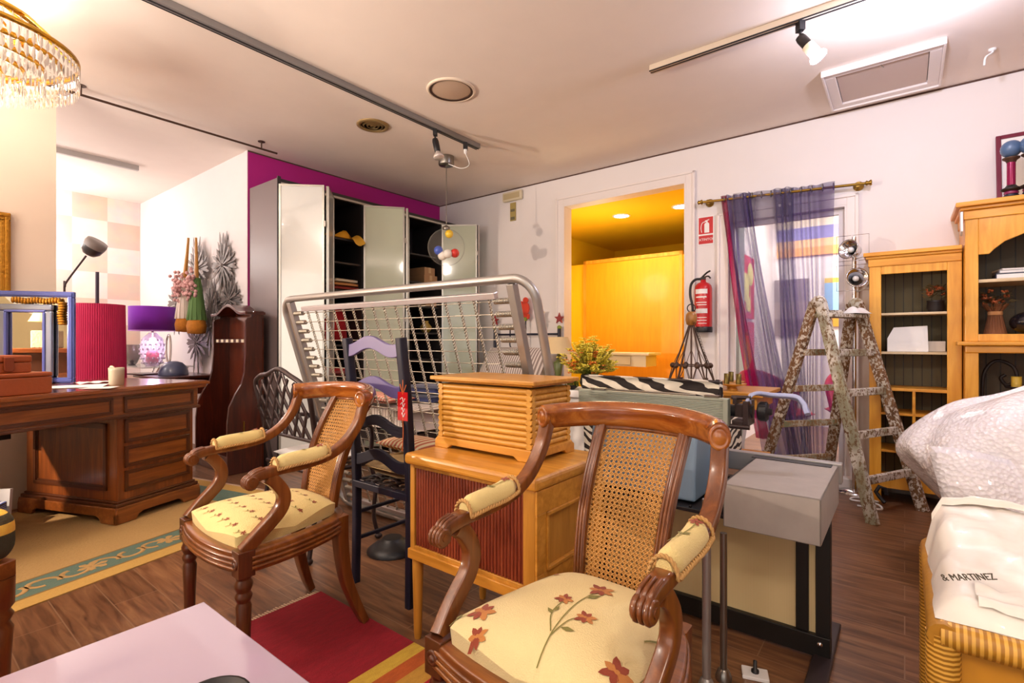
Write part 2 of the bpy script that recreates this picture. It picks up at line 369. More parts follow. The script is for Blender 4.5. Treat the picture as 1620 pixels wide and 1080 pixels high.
    def build(self, name, mats, parent=None, loc=(0, 0, 0), rot=(0, 0, 0), bevel=0, seg=2, sub=0, label=None):
        me = bpy.data.meshes.new(name); me.from_pydata(self.v, [], self.f)
        mats = mats if isinstance(mats, (list, tuple)) else [mats]
        for m in mats: me.materials.append(M[m] if isinstance(m, str) else m)
        me.polygons.foreach_set('material_index', self.m); me.polygons.foreach_set('use_smooth', self.s); me.update()
        o = bpy.data.objects.new(name, me); C.objects.link(o)
        o.location = loc; o.rotation_euler = rot
        if parent: o.parent = parent
        if bevel:
            b = o.modifiers.new('Bevel', 'BEVEL'); b.width = bevel; b.segments = seg; b.limit_method = 'ANGLE'; b.angle_limit = math.radians(40)
        if sub:
            s = o.modifiers.new('Subsurf', 'SUBSURF'); s.levels = sub; s.render_levels = sub
        if label: o['label'] = label
        return o
def T(x=0, y=0, z=0): return Matrix.Translation((x, y, z))
def RX(a): return Matrix.Rotation(a, 4, 'X')
def RY(a): return Matrix.Rotation(a, 4, 'Y')
def RZm(a): return Matrix.Rotation(a, 4, 'Z')
def tag(o, label, cat, group=None):
    o['label'] = label; o['category'] = cat
    if group: o['group'] = group
    return o
def thing(name, label, cat, loc=(0, 0, 0), rz=0.0, group=None):
    o = bpy.data.objects.new(name, None); C.objects.link(o); o.empty_display_size = 0.1
    o.location = loc; o.rotation_euler = (0, 0, rz)
    return tag(o, label, cat, group)
def copy_tree(o, parent=None):
    c = o.copy(); C.objects.link(c)
    if parent: c.parent = parent
    for ch in [x for x in bpy.data.objects if x.parent is o]: copy_tree(ch, c)
    return c
def spline(pts, k=6):
    """Catmull-Rom through pts"""
    P = [Vector(p) for p in pts]; out = []
    for i in range(len(P) - 1):
        a = P[i - 1] if i > 0 else P[0] * 2 - P[1]; b, c = P[i], P[i + 1]; d = P[i + 2] if i + 2 < len(P) else P[-1] * 2 - P[-2]
        for s in range(k):
            t = s / k
            out.append(0.5 * ((2 * b) + (c - a) * t + (2 * a - 5 * b + 4 * c - d) * t * t + (3 * b - a - 3 * c + d) * t ** 3))
    out.append(P[-1]); return out
RECT = lambda w, h: [(-w, -h), (w, -h), (w, h), (-w, h)]
def RRECT(w, h, r=0.4, n=3):
    q = min(w, h) * r; o = []
    for cx, cy, a0 in ((w - q, h - q, 0), (-w + q, h - q, 90), (-w + q, -h + q, 180), (w - q, -h + q, 270)):
        for i in range(n + 1):
            a = math.radians(a0 + 90 * i / n); o.append((cx + q * math.cos(a), cy + q * math.sin(a)))
    return o
def text(name, s, size, mat, parent, loc, rot, ext=0.0008):
    cu = bpy.data.curves.new(name, 'FONT'); cu.body = s; cu.size = size; cu.extrude = ext; cu.align_x = 'CENTER'; cu.align_y = 'CENTER'
    cu.materials.append(M[mat]); o = bpy.data.objects.new(name, cu); C.objects.link(o); o.parent = parent
    bpy.context.view_layer.update(); me = bpy.data.meshes.new_from_object(o.evaluated_get(bpy.context.evaluated_depsgraph_get()))
    bpy.data.objects.remove(o); o = bpy.data.objects.new(name, me); C.objects.link(o); o.parent = parent; o.location = loc; o.rotation_euler = rot
    return o
LW, LK, LT, LA, LY, LS, LF, LC, LUP, EXPO = 2.0, 340, 36, 32, 20, 110, 58, 20, 360, 0.14
# ------------------------------------------------------------------ the room
D1, E2, E4, ALC, H = 4.62, 4.794, 4.60, 2.18, 2.868
def rbox(mb, a0, a1, b0, b1, z0, z1, mat=0): return mb.box(-a1, -a0, b0, b1, z0, z1, mat)
def struct(name, mb, mats, **kw):
    o = mb.build(name, mats, rot=(0, 0, RZ), **kw); o['kind'] = 'structure'; return o
m = MB(); rbox(m, -3.3, 7.9, -3.6, 9.0, -0.06, 0); struct('floor', m, 'floor')
m = MB(); rbox(m, -3.3, 7.9, -3.6, D1 + 0.12, H, H + 0.1); struct('ceiling', m, 'ceil')
m = MB()
for a0, a1, z0, z1 in ((2.889, E2, 0, H), (1.575, 2.889, 2.557, H), (1.223, 1.575, 0, H), (0.348, 1.223, 2.145, H), (-3.1, 0.348, 0, H)):
    rbox(m, a0, a1, D1, D1 + 0.12, z0, z1)
struct('wall_back', m, 'white')
m = MB(); rbox(m, E2, E2 + 0.06, ALC, D1 + 0.12, 0, H); struct('wall_magenta', m, 'magenta')
m = MB(); rbox(m, E2 + 0.06, 7.8, ALC, ALC + 0.06, 0, H); rbox(m, E2 + 0.001, E2 + 0.06, ALC - 0.004, ALC, 0, H); struct('wall_alcove', m, 'white')
m = MB(); rbox(m, 7.746, 7.85, -1.0, ALC + 0.06, 0, H); struct('wall_wallpaper', m, 'check')
m = MB(); rbox(m, E4, E4 + 0.14, -3.6, 0.811, 0, H); struct('wall_left', m, 'beige')
m = MB(); rbox(m, E4 + 0.14, 7.8, -1.1, -1.0, 0, H); struct('wall_alcove_far', m, 'white')
m = MB(); rbox(m, -3.2, -3.1, -3.6, D1 + 0.12, 0, H); struct('wall_right', m, 'white')
m = MB(); rbox(m, -3.1, E4, -3.6, -3.5, 2.6, H); rbox(m, -3.1, E4, -3.6, -3.5, 0, 0.25)
for a in (-3.1, -0.6): rbox(m, a, a + 0.3, -3.6, -3.5, 0.25, 2.6)
rbox(m, 1.9, E4, -3.6, -3.5, 0.25, 2.6)
struct('wall_street', m, plain('pale yellow wall paint', '#f2e7b6', .8))
m = MB()
for a0, a1 in ((-2.8, -0.6), (-0.3, 1.9)):
    for z in (0.25, 2.55): rbox(m, a0, a1, -3.58, -3.52, z, z + 0.05)
    for a in (a0, a1 - 0.05): rbox(m, a, a + 0.05, -3.58, -3.52, 0.3, 2.55)
struct('window_1', m, 'alu')
# shadow gap under the ceiling, skirting, casings
m = MB(); rbox(m, -3.1, E2, D1 - 0.004, D1, H - 0.012, H - 0.001); rbox(m, E2 - 0.004, E2, ALC, D1, H - 0.012, H - 0.001); struct('trim_1', m, plain('shadow gap', '#5a4038', 0.9))
m = MB()
for a0, a1 in ((2.98, E2), (1.30, 1.49), (-3.1, 0.27)): rbox(m, a0, a1, D1 - 0.014, D1, 0, 0.08)
struct('baseboard_back', m, 'trim', bevel=0.003)
def casing(name, a0, a1, zt, w, d):
    m = MB()
    for x0, x1, z0, z1 in ((a0 - w, a0, 0, zt + w), (a1, a1 + w, 0, zt + w), (a0, a1, zt, zt + w)):
        rbox(m, x0, x1, D1 - d, D1, z0, z1); 
    for x0, x1, z0, z1 in ((a0 - w, a0 - w + 0.022, 0, zt + w), (a1 + w - 0.022, a1 + w, 0, zt + w), (a0 - w, a1 + w, zt + w - 0.022, zt + w)):
        rbox(m, x0, x1, D1 - d - 0.012, D1 - d, z0, z1)
    for x0, x1, z0, z1 in ((a0 - 0.001, a0 + 0.015, 0, zt), (a1 - 0.015, a1 + 0.001, 0, zt), (a0, a1, zt - 0.015, zt + 0.001)): rbox(m, x0, x1, D1 - d, D1 + 0.13, z0, z1)
    return struct(name, m, 'trim', bevel=0.003)
casing('door_1', 1.575, 2.889, 2.557, 0.085, 0.022)
casing('door_2', 0.348, 1.223, 2.145, 0.075, 0.022)
m = MB()
for a0, a1, z0, z1 in ((0.365, 0.405, 0.02, 2.125), (1.165, 1.206, 0.02, 2.125), (0.405, 1.165, 2.085, 2.125), (0.405, 1.165, 0.02, 0.12)): rbox(m, a0, a1, D1 + 0.03, D1 + 0.07, z0, z1)
dl = struct('door_3', m, 'trim', bevel=0.003)
m = MB(); rbox(m, 0.405, 1.165, D1 + 0.045, D1 + 0.053, 0.12, 2.085); m.build('glass_pane', 'glass', dl)
m = MB(); m.box(-0.43, -0.28, 4.50, 4.60, 0.0, 0.075); struct('trim_2', m, 'trim', bevel=0.004)   # plinth block at the foot of the right jamb
# room beyond the wide doorway
m = MB(); rbox(m, 3.97, 4.05, D1 + 0.12, 8.1, 0, 2.7); rbox(m, 1.53, 4.05, 8.0, 8.1, 0, 2.7); rbox(m, 1.49, 1.55, D1 + 0.12, 8.1, 0, 2.7)
struct('wall_yellow', m, 'yellow')
m = MB(); rbox(m, 1.5, 4.05, D1 + 0.12, 8.1, 2.66, 2.74); struct('ceiling_yellow', m, 'yellow')
m = MB(); rbox(m, 1.55, 3.97, 6.32, 6.42, 0, 2.20); struct('wall_partition', m, 'yellow')
m = MB(); rbox(m, 2.23, 3.56, 6.28, 6.318, 0.01, 2.19); rbox(m, 2.19, 2.23, 6.27, 6.318, 0.0, 2.235, 1); rbox(m, 3.56, 3.60, 6.27, 6.318, 0.0, 2.235, 1); rbox(m, 2.19, 3.60, 6.27, 6.318, 2.19, 2.235, 1)
struct('door_4', m, ['orange', 'pine'])
for a, b, g in ((2.773, 5.77, 1), (2.033, 5.793, 2)):
    t = thing('recessed_downlight', ['', 'lit round downlight in the yellow ceiling, nearer the orange panel', 'lit round downlight in the yellow ceiling, half hidden by the doorway edge'][g], 'ceiling light', ab(a, b, 2.66), 0, 'downlights beyond the doorway')
    MB().lathe([(0.11, 0), (0.11, -0.008), (0.09, -0.01), (0.09, 0)], 20, cap=False).build('trim_ring', 'trim', t)
    MB().lathe([(0.089, -0.001), (0.085, -0.006), (0.0001, -0.007)], 20).build('lamp', emit('lit downlight', '#fff2c0', 30), t)
t = MB().lathe([(0.09, 0), (0.09, -0.012), (0.05, -0.02), (0.0001, -0.02)], 20).build('ceiling_vent', 'char', loc=ab(1.62, 6.95, 2.66)); tag(t, 'small dark round vent in the yellow ceiling', 'vent')
# painted console against the orange panel
t = thing('console_table', 'pale yellow painted console table with one drawer against the orange panel', 'table', ab(2.87, 5.8, 0), RZ)
MB().box(-.52, .52, -.19, .19, .935, .965).build('table_top', 'cream', t, bevel=.005)
MB().box(-.47, .47, -.155, .16, .80, .935).build('apron', 'cream', t)
d = MB().box(-.28, .28, -.172, -.155, .82, .915).build('drawer', 'cream', t, bevel=.003)
MB().ball((0, -.185, .87), .017).build('knob', 'iron', d)
for x in (-.45, .45):
    for y in (-.14, .14): MB().bar((x, y, 0), (x, y, .80), .045).build('leg', 'cream', t, bevel=.004)
# room seen through the glass door
m = MB(); rbox(m, 1.42, 1.485, D1 + 0.12, 8.1, 0, 3.0); rbox(m, -1.7, 1.42, 7.6, 7.7, 0, 3.0); rbox(m, -1.8, -1.7, D1 + 0.12, 7.7, 0, 3.0)
struct('wall_showroom', m, 'white')
m = MB(); rbox(m, -1.8, 1.5, D1 + 0.12, 7.7, 2.95, 3.02); struct('ceiling_showroom', m, 'white')
m = MB(); rbox(m, 1.30, 1.42, 5.35, 5.56, 0, 2.9); struct('trim_3', m, plain('grey green column paint', '#8c958b', 0.6))
for i, z in enumerate((1.72, 0.98)):
    t = thing('plant_poster', ('red poster of round yellow flowers, the upper of two seen through the glass door', 'red poster of yellow spiky leaves, the lower of two seen through the glass door')[i], 'poster', ab(1.412, 6.0, z), RZ + PI / 2, 'red posters beyond the glass door')
    MB().box(-.40, .40, -.022, -.002, -.36, .34).build('panel', plain('poster red%d' % i, '#d8303a', 0.6), t)
    m = MB()
    if i == 0:
        for x, zz, r in ((-.22, .16, .13), (-.02, -.02, .16), (.2, .14, .13), (.1, -.2, .09), (-.28, -.12, .1)): m.lathe([(r, 0), (r, .004)], 22, X=T(x, -.024, zz) @ RX(PI / 2))
        for x, zz in ((-.22, .0), (0, -.1), (.2, .0)): m.box(x - .01, x + .01, -.026, -.02, -.3, zz)
    else:
        for k in range(11):
            a = math.radians(20 + 14 * k); L = .30; c, s = math.cos(a), math.sin(a)
            m.prism([(0, -.2), (c * L * .5 - s * .035, -.2 + s * L * .6 + c * .035), (c * L, -.2 + s * L * 1.5), (c * L * .5 + s * .035, -.2 + s * L * .6 - c * .035)], -.026, -.021, 'y')
        m.box(-.1, .1, -.026, -.021, -.32, -.2)
    m.build('motif', plain('poster yellow%d' % i, '#f3eb8a', 0.6), t)
def wall_art(name, label, a, z, w, h, bands, b=7.595):
    t = thing(name, label, 'picture', ab(a, b, z), RZ)
    n = len(bands); m = MB(); ms = []
    for i, (f0, f1, c) in enumerate(bands): m.box(-w / 2, w / 2, -.03, 0, h * f0 - h / 2, h * f1 - h / 2, i); ms.append(plain(name + c, c, .7))
    m.build('canvas', ms, t)
wall_art('striped_canvas', 'orange, blue and cream striped canvas high on the wall beyond the glass door', .97, 2.52, .78, .60, [(0, .18, '#eeb05c'), (.18, .35, '#f3c98e'), (.35, .62, '#8f8fc4'), (.62, .8, '#ece2cf'), (.8, 1, '#f0b67c')])
wall_art('grey_canvas', 'grey brown abstract canvas under the striped canvas', 1.19, 1.55, .40, .75, [(0, .3, '#7a6b66'), (.3, .6, '#968984'), (.6, 1, '#857c7c')])
wall_art('blue_canvas', 'narrow sky blue and yellow canvas beside the ladder top', .68, 1.6, .26, .62, [(0, .2, '#c9932c'), (.2, .9, '#8fbfe6'), (.9, 1, '#d9c14e')])
def tub_chair(label, a, b, rz):
    t = thing('tub_chair', label, 'chair', ab(a, b, 0), rz, 'red chairs beyond the glass door')
    def sh(u, v):
        an = PI * (0.05 + .9 * u) ; w = 0.27 + .05 * v
        return (w * math.cos(an), w * math.sin(an) * .9, .42 + .42 * v * (0.55 + .45 * math.sin(PI * u)))
    o = MB().surf(sh, 16, 6).build('shell', 'redcloth', t); s = o.modifiers.new('Solid', 'SOLIDIFY'); s.thickness = .03
    MB().pillow((0, .02, .43), .5, .5, .12).build('seat', 'redcloth', t)
    for x in (-.2, .2):
        for y in (-.18, .2): MB().bar((x, y, 0), (x * .8, y * .8, .4), .03).build('leg', 'paper', t)
tub_chair('red tub chair with white legs just behind the glass door', .98, 5.30, RZ + 2.6)
tub_chair('red tub chair further back, seen between the ladder legs', .30, 5.75, RZ + .4)
# ------------------------------------------------------------------ camera
cd = bpy.data.cameras.new('camera'); cam = bpy.data.objects.new('camera', cd); C.objects.link(cam)
cd.sensor_width = 36; cd.lens = 798 / 1620 * 36; cd.clip_start = .02
cam.location = (0, 0, 1.1); cam.rotation_euler = (PI / 2, 0, 0); bpy.context.scene.camera = cam
# ------------------------------------------------------------------ light
def lamp(name, kind, loc, power, col, size=.05, target=None, spot=None, blend=.3, sy=None):
    l = bpy.data.lights.new(name, kind); l.energy = power; l.color = lin(col)[:3]
    if kind == 'AREA':
        l.size = size
        if sy: l.shape = 'RECTANGLE'; l.size_y = sy
    else: l.shadow_soft_size = size
    if kind == 'SPOT': l.spot_size = math.radians(spot); l.spot_blend = blend
    o = bpy.data.objects.new(name, l); C.objects.link(o); o.location = loc
    if target is not None: o.rotation_euler = (Vector(target) - Vector(loc)).to_track_quat('-Z', 'Y').to_euler()
    return o
w = bpy.data.worlds.new('street daylight'); bpy.context.scene.world = w; w.use_nodes = True
w.node_tree.nodes['Background'].inputs[0].default_value = lin('#fff9f4'); w.node_tree.nodes['Background'].inputs[1].default_value = LW
lamp('table lamp glow', 'SPOT', (-4.22, 1.57, 1.356), LK, '#ffe4cc', .035, (-4.22 + .951, 1.57 + .309, 1.356 - .21), 80, .25)
lamp('track spot glow', 'POINT', ab(1.33 - 1.42, 3.13, 2.66), LT, '#eceaff', .04)
for a, b in ((6.7, .0), (5.6, -.3), (7.2, 1.0)): lamp('alcove light', 'POINT', ab(a, b, 2.25), LA, '#fff8f4', .12)
for a, b, p in ((2.4, -1.3, 1.0), (-.6, -1.2, .7), (3.6, -.9, .6)): lamp('ceiling fill', 'SPOT', ab(a, b, 1.75), LUP * p, '#fff2e4', .45, ab(a + .1, b + .5, 3.0), 150, 1.0)  # unseen upward spots added behind the camera to brighten ceiling and walls
lamp('violet lamp glow', 'POINT', ab(6.0, 1.80, 1.05), 3, '#f0d8ff', .05)
for a, b in ((2.773, 5.77), (2.033, 5.793)): lamp('downlight glow', 'SPOT', ab(a, b, 2.63), LY, '#fff0c8', .05, ab(a, b, 0), 150, .6)
lamp('yellow room bounce', 'POINT', ab(2.9, 5.4, 1.9), LY * .9, '#fff0c8', .2)
lamp('showroom light', 'AREA', ab(.5, 6.2, 2.92), LS, '#fff6ee', 1.6, target=ab(.5, 6.2, 0))
for i, (a, b, ta, tb, tz, p) in enumerate(((-.9, -.5, .3, 1.6, .4, 1.0), (1.9, -1.0, 1.9, 2.2, .6, .9), (3.0, -.6, 3.3, 1.6, .4, .8), (-1.9, .9, -.6, 3.4, .8, .7))):
    lamp('fill spot', 'SPOT', ab(a, b, 2.75), LF * p, '#fff0e0', .12, ab(ta, tb, tz), 95, .7)  # unseen spots added around the camera as fill light on the furniture
sc = bpy.context.scene
sc.view_settings.view_transform = 'Standard'; sc.view_settings.look = 'None'; sc.view_settings.gamma = 1.0; sc.view_settings.use_curve_mapping = False
sc.view_settings.exposure = EXPO
sc.cycles.use_denoising = True; sc.cycles.max_bounces = 8; sc.cycles.diffuse_bounces = 4; sc.cycles.glossy_bounces = 4; sc.cycles.transparent_max_bounces = 24
sc.cycles.transmission_bounces = 6; sc.cycles.caustics_reflective = False; sc.cycles.caustics_refractive = False; sc.cycles.sample_clamp_indirect = 6
# ------------------------------------------------------------------ the two armchairs
def flower(mb, zf, x, y, r, ang, n=6, mats=(1, 2), lift=.0022):
    for k in range(n):
        a = ang + 2 * PI * k / n; L = r * (1.0 if k % 2 == 0 else .8); w = r * .24
        P = []
        for q, ww in ((.08, .15), (.45, 1), (.75, .75), (1, .05)):
            for s in (-1, 1):
                px = x + math.cos(a) * L * q - math.sin(a) * w * ww * s; py = y + math.sin(a) * L * q + math.cos(a) * w * ww * s
                P.append((px, py, zf(px, py) + lift))
        mb.add(P, [(0, 2, 3, 1), (2, 4, 5, 3), (4, 6, 7, 5)], mats[0] if k % 3 else mats[1], True)
    P = [(x + r * .16 * math.cos(2 * PI * i / 7), y + r * .16 * math.sin(2 * PI * i / 7)) for i in range(7)]
    mb.add([(p, q, zf(p, q) + lift * 1.3) for p, q in P], [tuple(range(7))], mats[1])
def vine(mb, zf, pts, w=.0014, mat=3, lift=.002):
    P = spline([(a, b, 0) for a, b in pts], 5); vs = []
    for i, p in enumerate(P):
        t = P[min(i + 1, len(P) - 1)] - P[max(i - 1, 0)]; t.normalize(); n = Vector((-t.y, t.x, 0)) * w
        for s in (-1, 1): q = p + n * s; vs.append((q.x, q.y, zf(q.x, q.y) + lift))
    mb.add(vs, [(2 * i, 2 * i + 2, 2 * i + 3, 2 * i + 1) for i in range(len(P) - 1)], mat, True)
def leaf(mb, zf, x, y, r, a, mat=3):
    P = [(x, y), (x + r * .5 * math.cos(a + .45), y + r * .5 * math.sin(a + .45)), (x + r * math.cos(a), y + r * math.sin(a)), (x + r * .5 * math.cos(a - .45), y + r * .5 * math.sin(a - .45))]
    mb.add([(p, q, zf(p, q) + .0022) for p, q in P], [(0, 3, 2, 1)], mat, True)
def seat_w(y):
    t = (y + .225) / .40
    return .232 + (.152 - .232) * min(1, max(0, t))
def seat_z(x, y):
    v = min(1, max(-1, (y + .027) / .212)); u = min(1, max(-1, x / seat_w(y)))
    return .444 + .064 * (max(0, 1 - abs(u) ** 3.0) * max(0, 1 - abs(v) ** 3.0)) ** .5
def make_armchair(label, loc, rz, big):
    t = thing('cane_back_armchair', label, 'chair', loc, rz, 'pair of cane back armchairs')
    # seat frame with reeds
    m = MB(); front = spline([(-.225, -.215, .393), (-.12, -.238, .393), (0, -.246, .393), (.12, -.238, .393), (.225, -.215, .393)], 4)
    side = spline([(.235, -.20, .393), (.232, -.08, .393), (.205, .05, .393), (.165, .145, .393), (.10, .195, .393), (0, .21, .393)], 4)
    R_ = RRECT(.022, .034, .3)
    m.tube(front, 1, sec=R_, ref=(0, 0, 1), mat=0)
    full = side + [Vector((-p.x, p.y, p.z)) for p in reversed(side[:-1])]
    m.tube(full, 1, sec=R_, ref=(0, 0, 1), mat=0)
    for path, sgn in ((front, -1), (full, 1)):
        for z in (.374, .39, .406):
            P = []
            for i, p in enumerate(path):
                tg = path[min(i + 1, len(path) - 1)] - path[max(i - 1, 0)]; tg.normalize(); nn = Vector((tg.y, -tg.x, 0)) * .022
                P.append(Vector((p.x + nn.x, p.y + nn.y, z)))
            m.tube(P, .0062, 6, 0)
    m.build('seat_frame', 'honey', t)
    for s in (-1, 1):
        X = T(s * .232, -.215, 0)
        m = MB(); m.box(-.026, .026, -.026, .026, .35, .432, 0, X)
        m.lathe([(.012, 0), (.014, .006), (.0165, .05), (.021, .18), (.0235, .255), (.019, .268), (.0245, .28), (.026, .288), (.020, .30), (.0265, .315), (.0275, .325), (.021, .34), (.025, .35)], 16, 0, X)
        m.lathe([(.018, -.001), (.018, .003), (.012, .005), (.007, .002), (.007, .006), (.0001, .008)], 14, 0, X @ T(0, -.026, .392) @ RX(PI / 2))
        m.build('leg', 'dkleg', t, bevel=.002)
        m = MB(); P = spline([(s * .16, .168, .425), (s * .163, .172, .30), (s * .175, .185, .18), (s * .192, .22, .07), (s * .203, .25, .0)], 6)
        m.tube(P, [.030 - .012 * i / (len(P) - 1) for i in range(len(P))], sec=RRECT(.8, 1, .3), ref=(1, 0, 0)); m.build('leg', 'honey_z', t)
        # arm: upright, scroll, rest and sweep up to the crest
        m = MB()
        up = spline([(s * .236, -.218, .428), (s * .245, -.17, .475), (s * .25, -.108, .535), (s * .252, -.098, .585), (s * .251, -.125, .63), (s * .25, -.15, .652)], 6)
        m.tube(up, 1, sec=RRECT(.021, .0155, .35), ref=(1, 0, 0))
        m.tube([p + Vector((s * .0, 0, 0)) for p in up], [.0215] * len(up), sec=[(-.18, -1.0), (.18, -1.0), (.18, -.86), (-.18, -.86)], ref=(0, -1, 0))
        arm = spline([(s * .248, -.205, .642), (s * .249, -.185, .66), (s * .25, -.12, .669), (s * .251, -.02, .672), (s * .251, .07, .687), (s * .25, .14, .725), (s * .248, .19, .785), (s * .245, .212, .84), (s * .243, .22, .868)], 6)
        m.tube(arm, 1, sec=RRECT(.0165, .0175, .35), ref=(1, 0, 0))
        for q in (-.011, 0, .011): m.tube([Vector((p.x + q, p.y, p.z)) + Vector((0, -.004, .0165)) for p in arm[:10]] , .0046, 6)
        for q in (-.011, 0, .011):
            m.tube([Vector((s * .249 + q, -.203 - .0205 * math.sin(a), .645 + .0205 * math.cos(a))) for a in [k * PI / 8 for k in range(11)]], .0046, 6)
        m.lathe([(.018, -.0195), (.0205, -.018), (.0205, .018), (.018, .0195)], 16, 0, T(s * .249, -.203, .645) @ RY(PI / 2))
        m.lathe([(.009, -.022), (.009, .022)], 12, 0, T(s * .249, -.203, .645) @ RY(PI / 2))
        m.build('arm', 'honey_z', t)
        pp = spline([(s * .25, -.125, .684), (s * .251, -.06, .689), (s * .251, .01, .692), (s * .251, .06, .703)], 8)
        n_ = len(pp); m = MB()
        m.tube(pp, [.031 * min(1, .62 + 3.0 * min(i, n_ - 1 - i) / (n_ - 1)) for i in range(n_)], sec=[(math.cos(a) * .80, max(-.45, math.sin(a) * .98)) for a in [2 * PI * i / 18 for i in range(18)]], ref=(0, 0, 1))
        zf = lambda x, y, s=s: .7195 + .03 * max(0, y + .05) + .14 * max(0, y) - 17.0 * (x - s * .2505) ** 2
        leaf(m, zf, s * .25, -.035, .020, 1.0, 2); leaf(m, zf, s * .25, -.035, .020, 2.4, 2); flower(m, zf, s * .252, .03, .016, .4, 5, (1, 1))
        vine(m, zf, [(s * .25 - .012, -.08), (s * .25, -.03), (s * .25 + .006, .03)], .0012, 2)
        pad = m.build('arm_pad', ['pad_f', 'pet1', 'stem'], t)
        m = MB()
        for i_, side_ in ((0, -1), (0, 1)):
            for ph in (0, PI): m.tube([pp[i // 3].lerp(pp[min(i // 3 + 1, n_ - 1)], (i % 3) / 3) + Vector((side_ * .027 + .0028 * math.cos(i * .9 + ph), 0, -.010 + .0028 * math.sin(i * .9 + ph))) for i in range(3 * (n_ - 1) + 1)], .003, 6)
        for p in (pp[0], pp[-1]):
            for ph in (0, PI): m.tube([p + Vector((.027 * math.cos(a), .0026 * math.sin(a * 9 + ph), -.010 + .034 * math.sin(a) + .0026 * math.cos(a * 9 + ph))) for a in [PI * k / 26 for k in range(27)]], .003, 6)
        m.build('rope_trim', 'cord', pad)
    # crest rail
    cp = spline([(-.248, .200, .871), (-.228, .243, .873), (-.16, .303, .878), (-.08, .333, .881), (0, .342, .882), (.08, .333, .881), (.16, .303, .878), (.228, .243, .873), (.248, .200, .871)], 6)
    m = MB(); sec = [(math.cos(a) * .022 * (1.15 if math.sin(a) > 0 else .85), math.sin(a) * .036) for a in [2 * PI * i / 20 for i in range(20)]]
    m.tube(cp, 1, sec=sec, ref=(0, 0, 1))
    for s in (-1, 1): m.lathe([(.027, -.010), (.0285, .0), (.0275, .004), (.020, .0045), (.018, .0025), (.015, .005), (.0001, .005)], 20, 0, T(s * .2485, .199, .872) @ RZm(s * .35) @ RX(PI / 2), sy=1.1, sx=.85)
    m.build('crest_rail', 'crest', t)
    # cane back
    def bp(u, v):
        hw = .094 + .016 * v; y = .172 + .150 * v + .022 * v * v - .03 * math.sin(PI * v)
        return Vector((u * hw, y + .02 * (1 - u * u) * v, .445 + .42 * v))
    m = MB()
    for s in (-1, 1):
        m.tube([bp(s * 1.13, k / 14) for k in range(15)], 1, sec=RRECT(.0155, .013, .3), ref=(0, -1, 0))
        for q in (-.009, 0, .009): m.tube([bp(s * 1.13, k / 14) + Vector((q, -.013, 0)) for k in range(15)], .0042, 6)
    for v in (.005, .965):
        m.tube([bp(-1.1 + 2.2 * k / 8, v) for k in range(9)], 1, sec=RRECT(.014, .015, .3), ref=(0, -1, 0))
        for q in (-.008, 0, .008): m.tube([bp(-1.05 + 2.1 * k / 8, v) + Vector((0, -.012, q)) for k in range(9)], .004, 6)
    m.build('back_frame', 'honey_z', t)
    m = MB(); sq = [(-1, -.5), (1, -.5), (1, .5), (-1, .5)]
    W_, H_ = .194, .40; pit = .0125
    n = int(W_ / pit)
    for i in range(n + 1):
        for o in (-.0018, .0018): m.tube([bp((-.5 + i / n) * 2 + o / .1, .02 + .94 * k / 9) for k in range(10)], .00125, sec=sq, ref=(0, -1, 0), caps=False)
    n2 = int(H_ / pit)
    for i in range(n2 + 1):
        for o in (-.0018, .0018): m.tube([bp(-1 + k / 2, .02 + .94 * i / n2 + o / .42) + Vector((0, -.001, 0)) for k in range(5)], .00125, sec=sq, ref=(0, -1, 0), caps=False)
    for sg in (-1, 1):
        for i in range(-n2 - n, n2 + n):
            pts = []
            for k in range(0, 41):
                v = k / 40; x = sg * (v * H_) + i * pit * 1.0; 
                if abs(x) <= W_ / 2: pts.append(bp(2 * x / W_, .02 + .94 * v) + Vector((0, -.002, 0)))
            if len(pts) > 1: m.tube(pts, .0013, sec=sq, ref=(0, -1, 0), caps=False)
    m.build('cane_panel', 'cane', t)
    # loose seat
    def top(u, v):
        uu, vv = 2 * u - 1, 2 * v - 1; a = uu * math.sqrt(1 - .28 * vv * vv); b = vv * math.sqrt(1 - .16 * uu * uu)
        y = -.027 + .212 * b; x = seat_w(y) * a
        return (x, y, seat_z(x, y))
    m = MB(); m.surf(top, 22, 22); rim = [top(k / 22, 0) for k in range(23)] + [top(1, k / 22) for k in range(1, 23)] + [top(1 - k / 22, 1) for k in range(1, 23)] + [top(0, 1 - k / 22) for k in range(1, 22)]
    nn = len(rim); m.add(rim + [(x * .985, y * .985, .424) for x, y, z in rim], [(i, nn + i, nn + (i + 1) % nn, (i + 1) % nn) for i in range(nn)], 0, True)
    zs = seat_z
    if big:
        for x, y, r, a in ((-.152, -.165, .036, .2), (.023, .054, .034, .8), (-.02, -.035, .024, .1), (.056, -.071, .026, .5), (-.115, -.222, .024, .9), (.175, -.157, .036, .3), (-.12, .08, .010, 0)): flower(m, zs, x, y, r, a, 7)
        vine(m, zs, [(.042, -.225), (.022, -.129), (.012, -.03), (.023, .05)]); vine(m, zs, [(.028, -.16), (.034, -.10), (.052, -.075)]); vine(m, zs, [(.022, -.15), (-.01, -.10), (-.018, -.04)])
        vine(m, zs, [(-.20, -.22), (-.195, -.19), (-.16, -.17)]); vine(m, zs, [(-.15, .03), (-.13, .06), (-.12, .08)]); vine(m, zs, [(.17, -.03), (.18, .02), (.165, .06)])
        for x, y, r, a in ((.032, -.13, .032, .2), (.018, .0, .036, 1.0), (-.008, -.10, .024, 2.6), (-.01, -.09, .022, 1.6), (-.198, -.20, .03, 1.9)): leaf(m, zs, x, y, r, a)
    else:
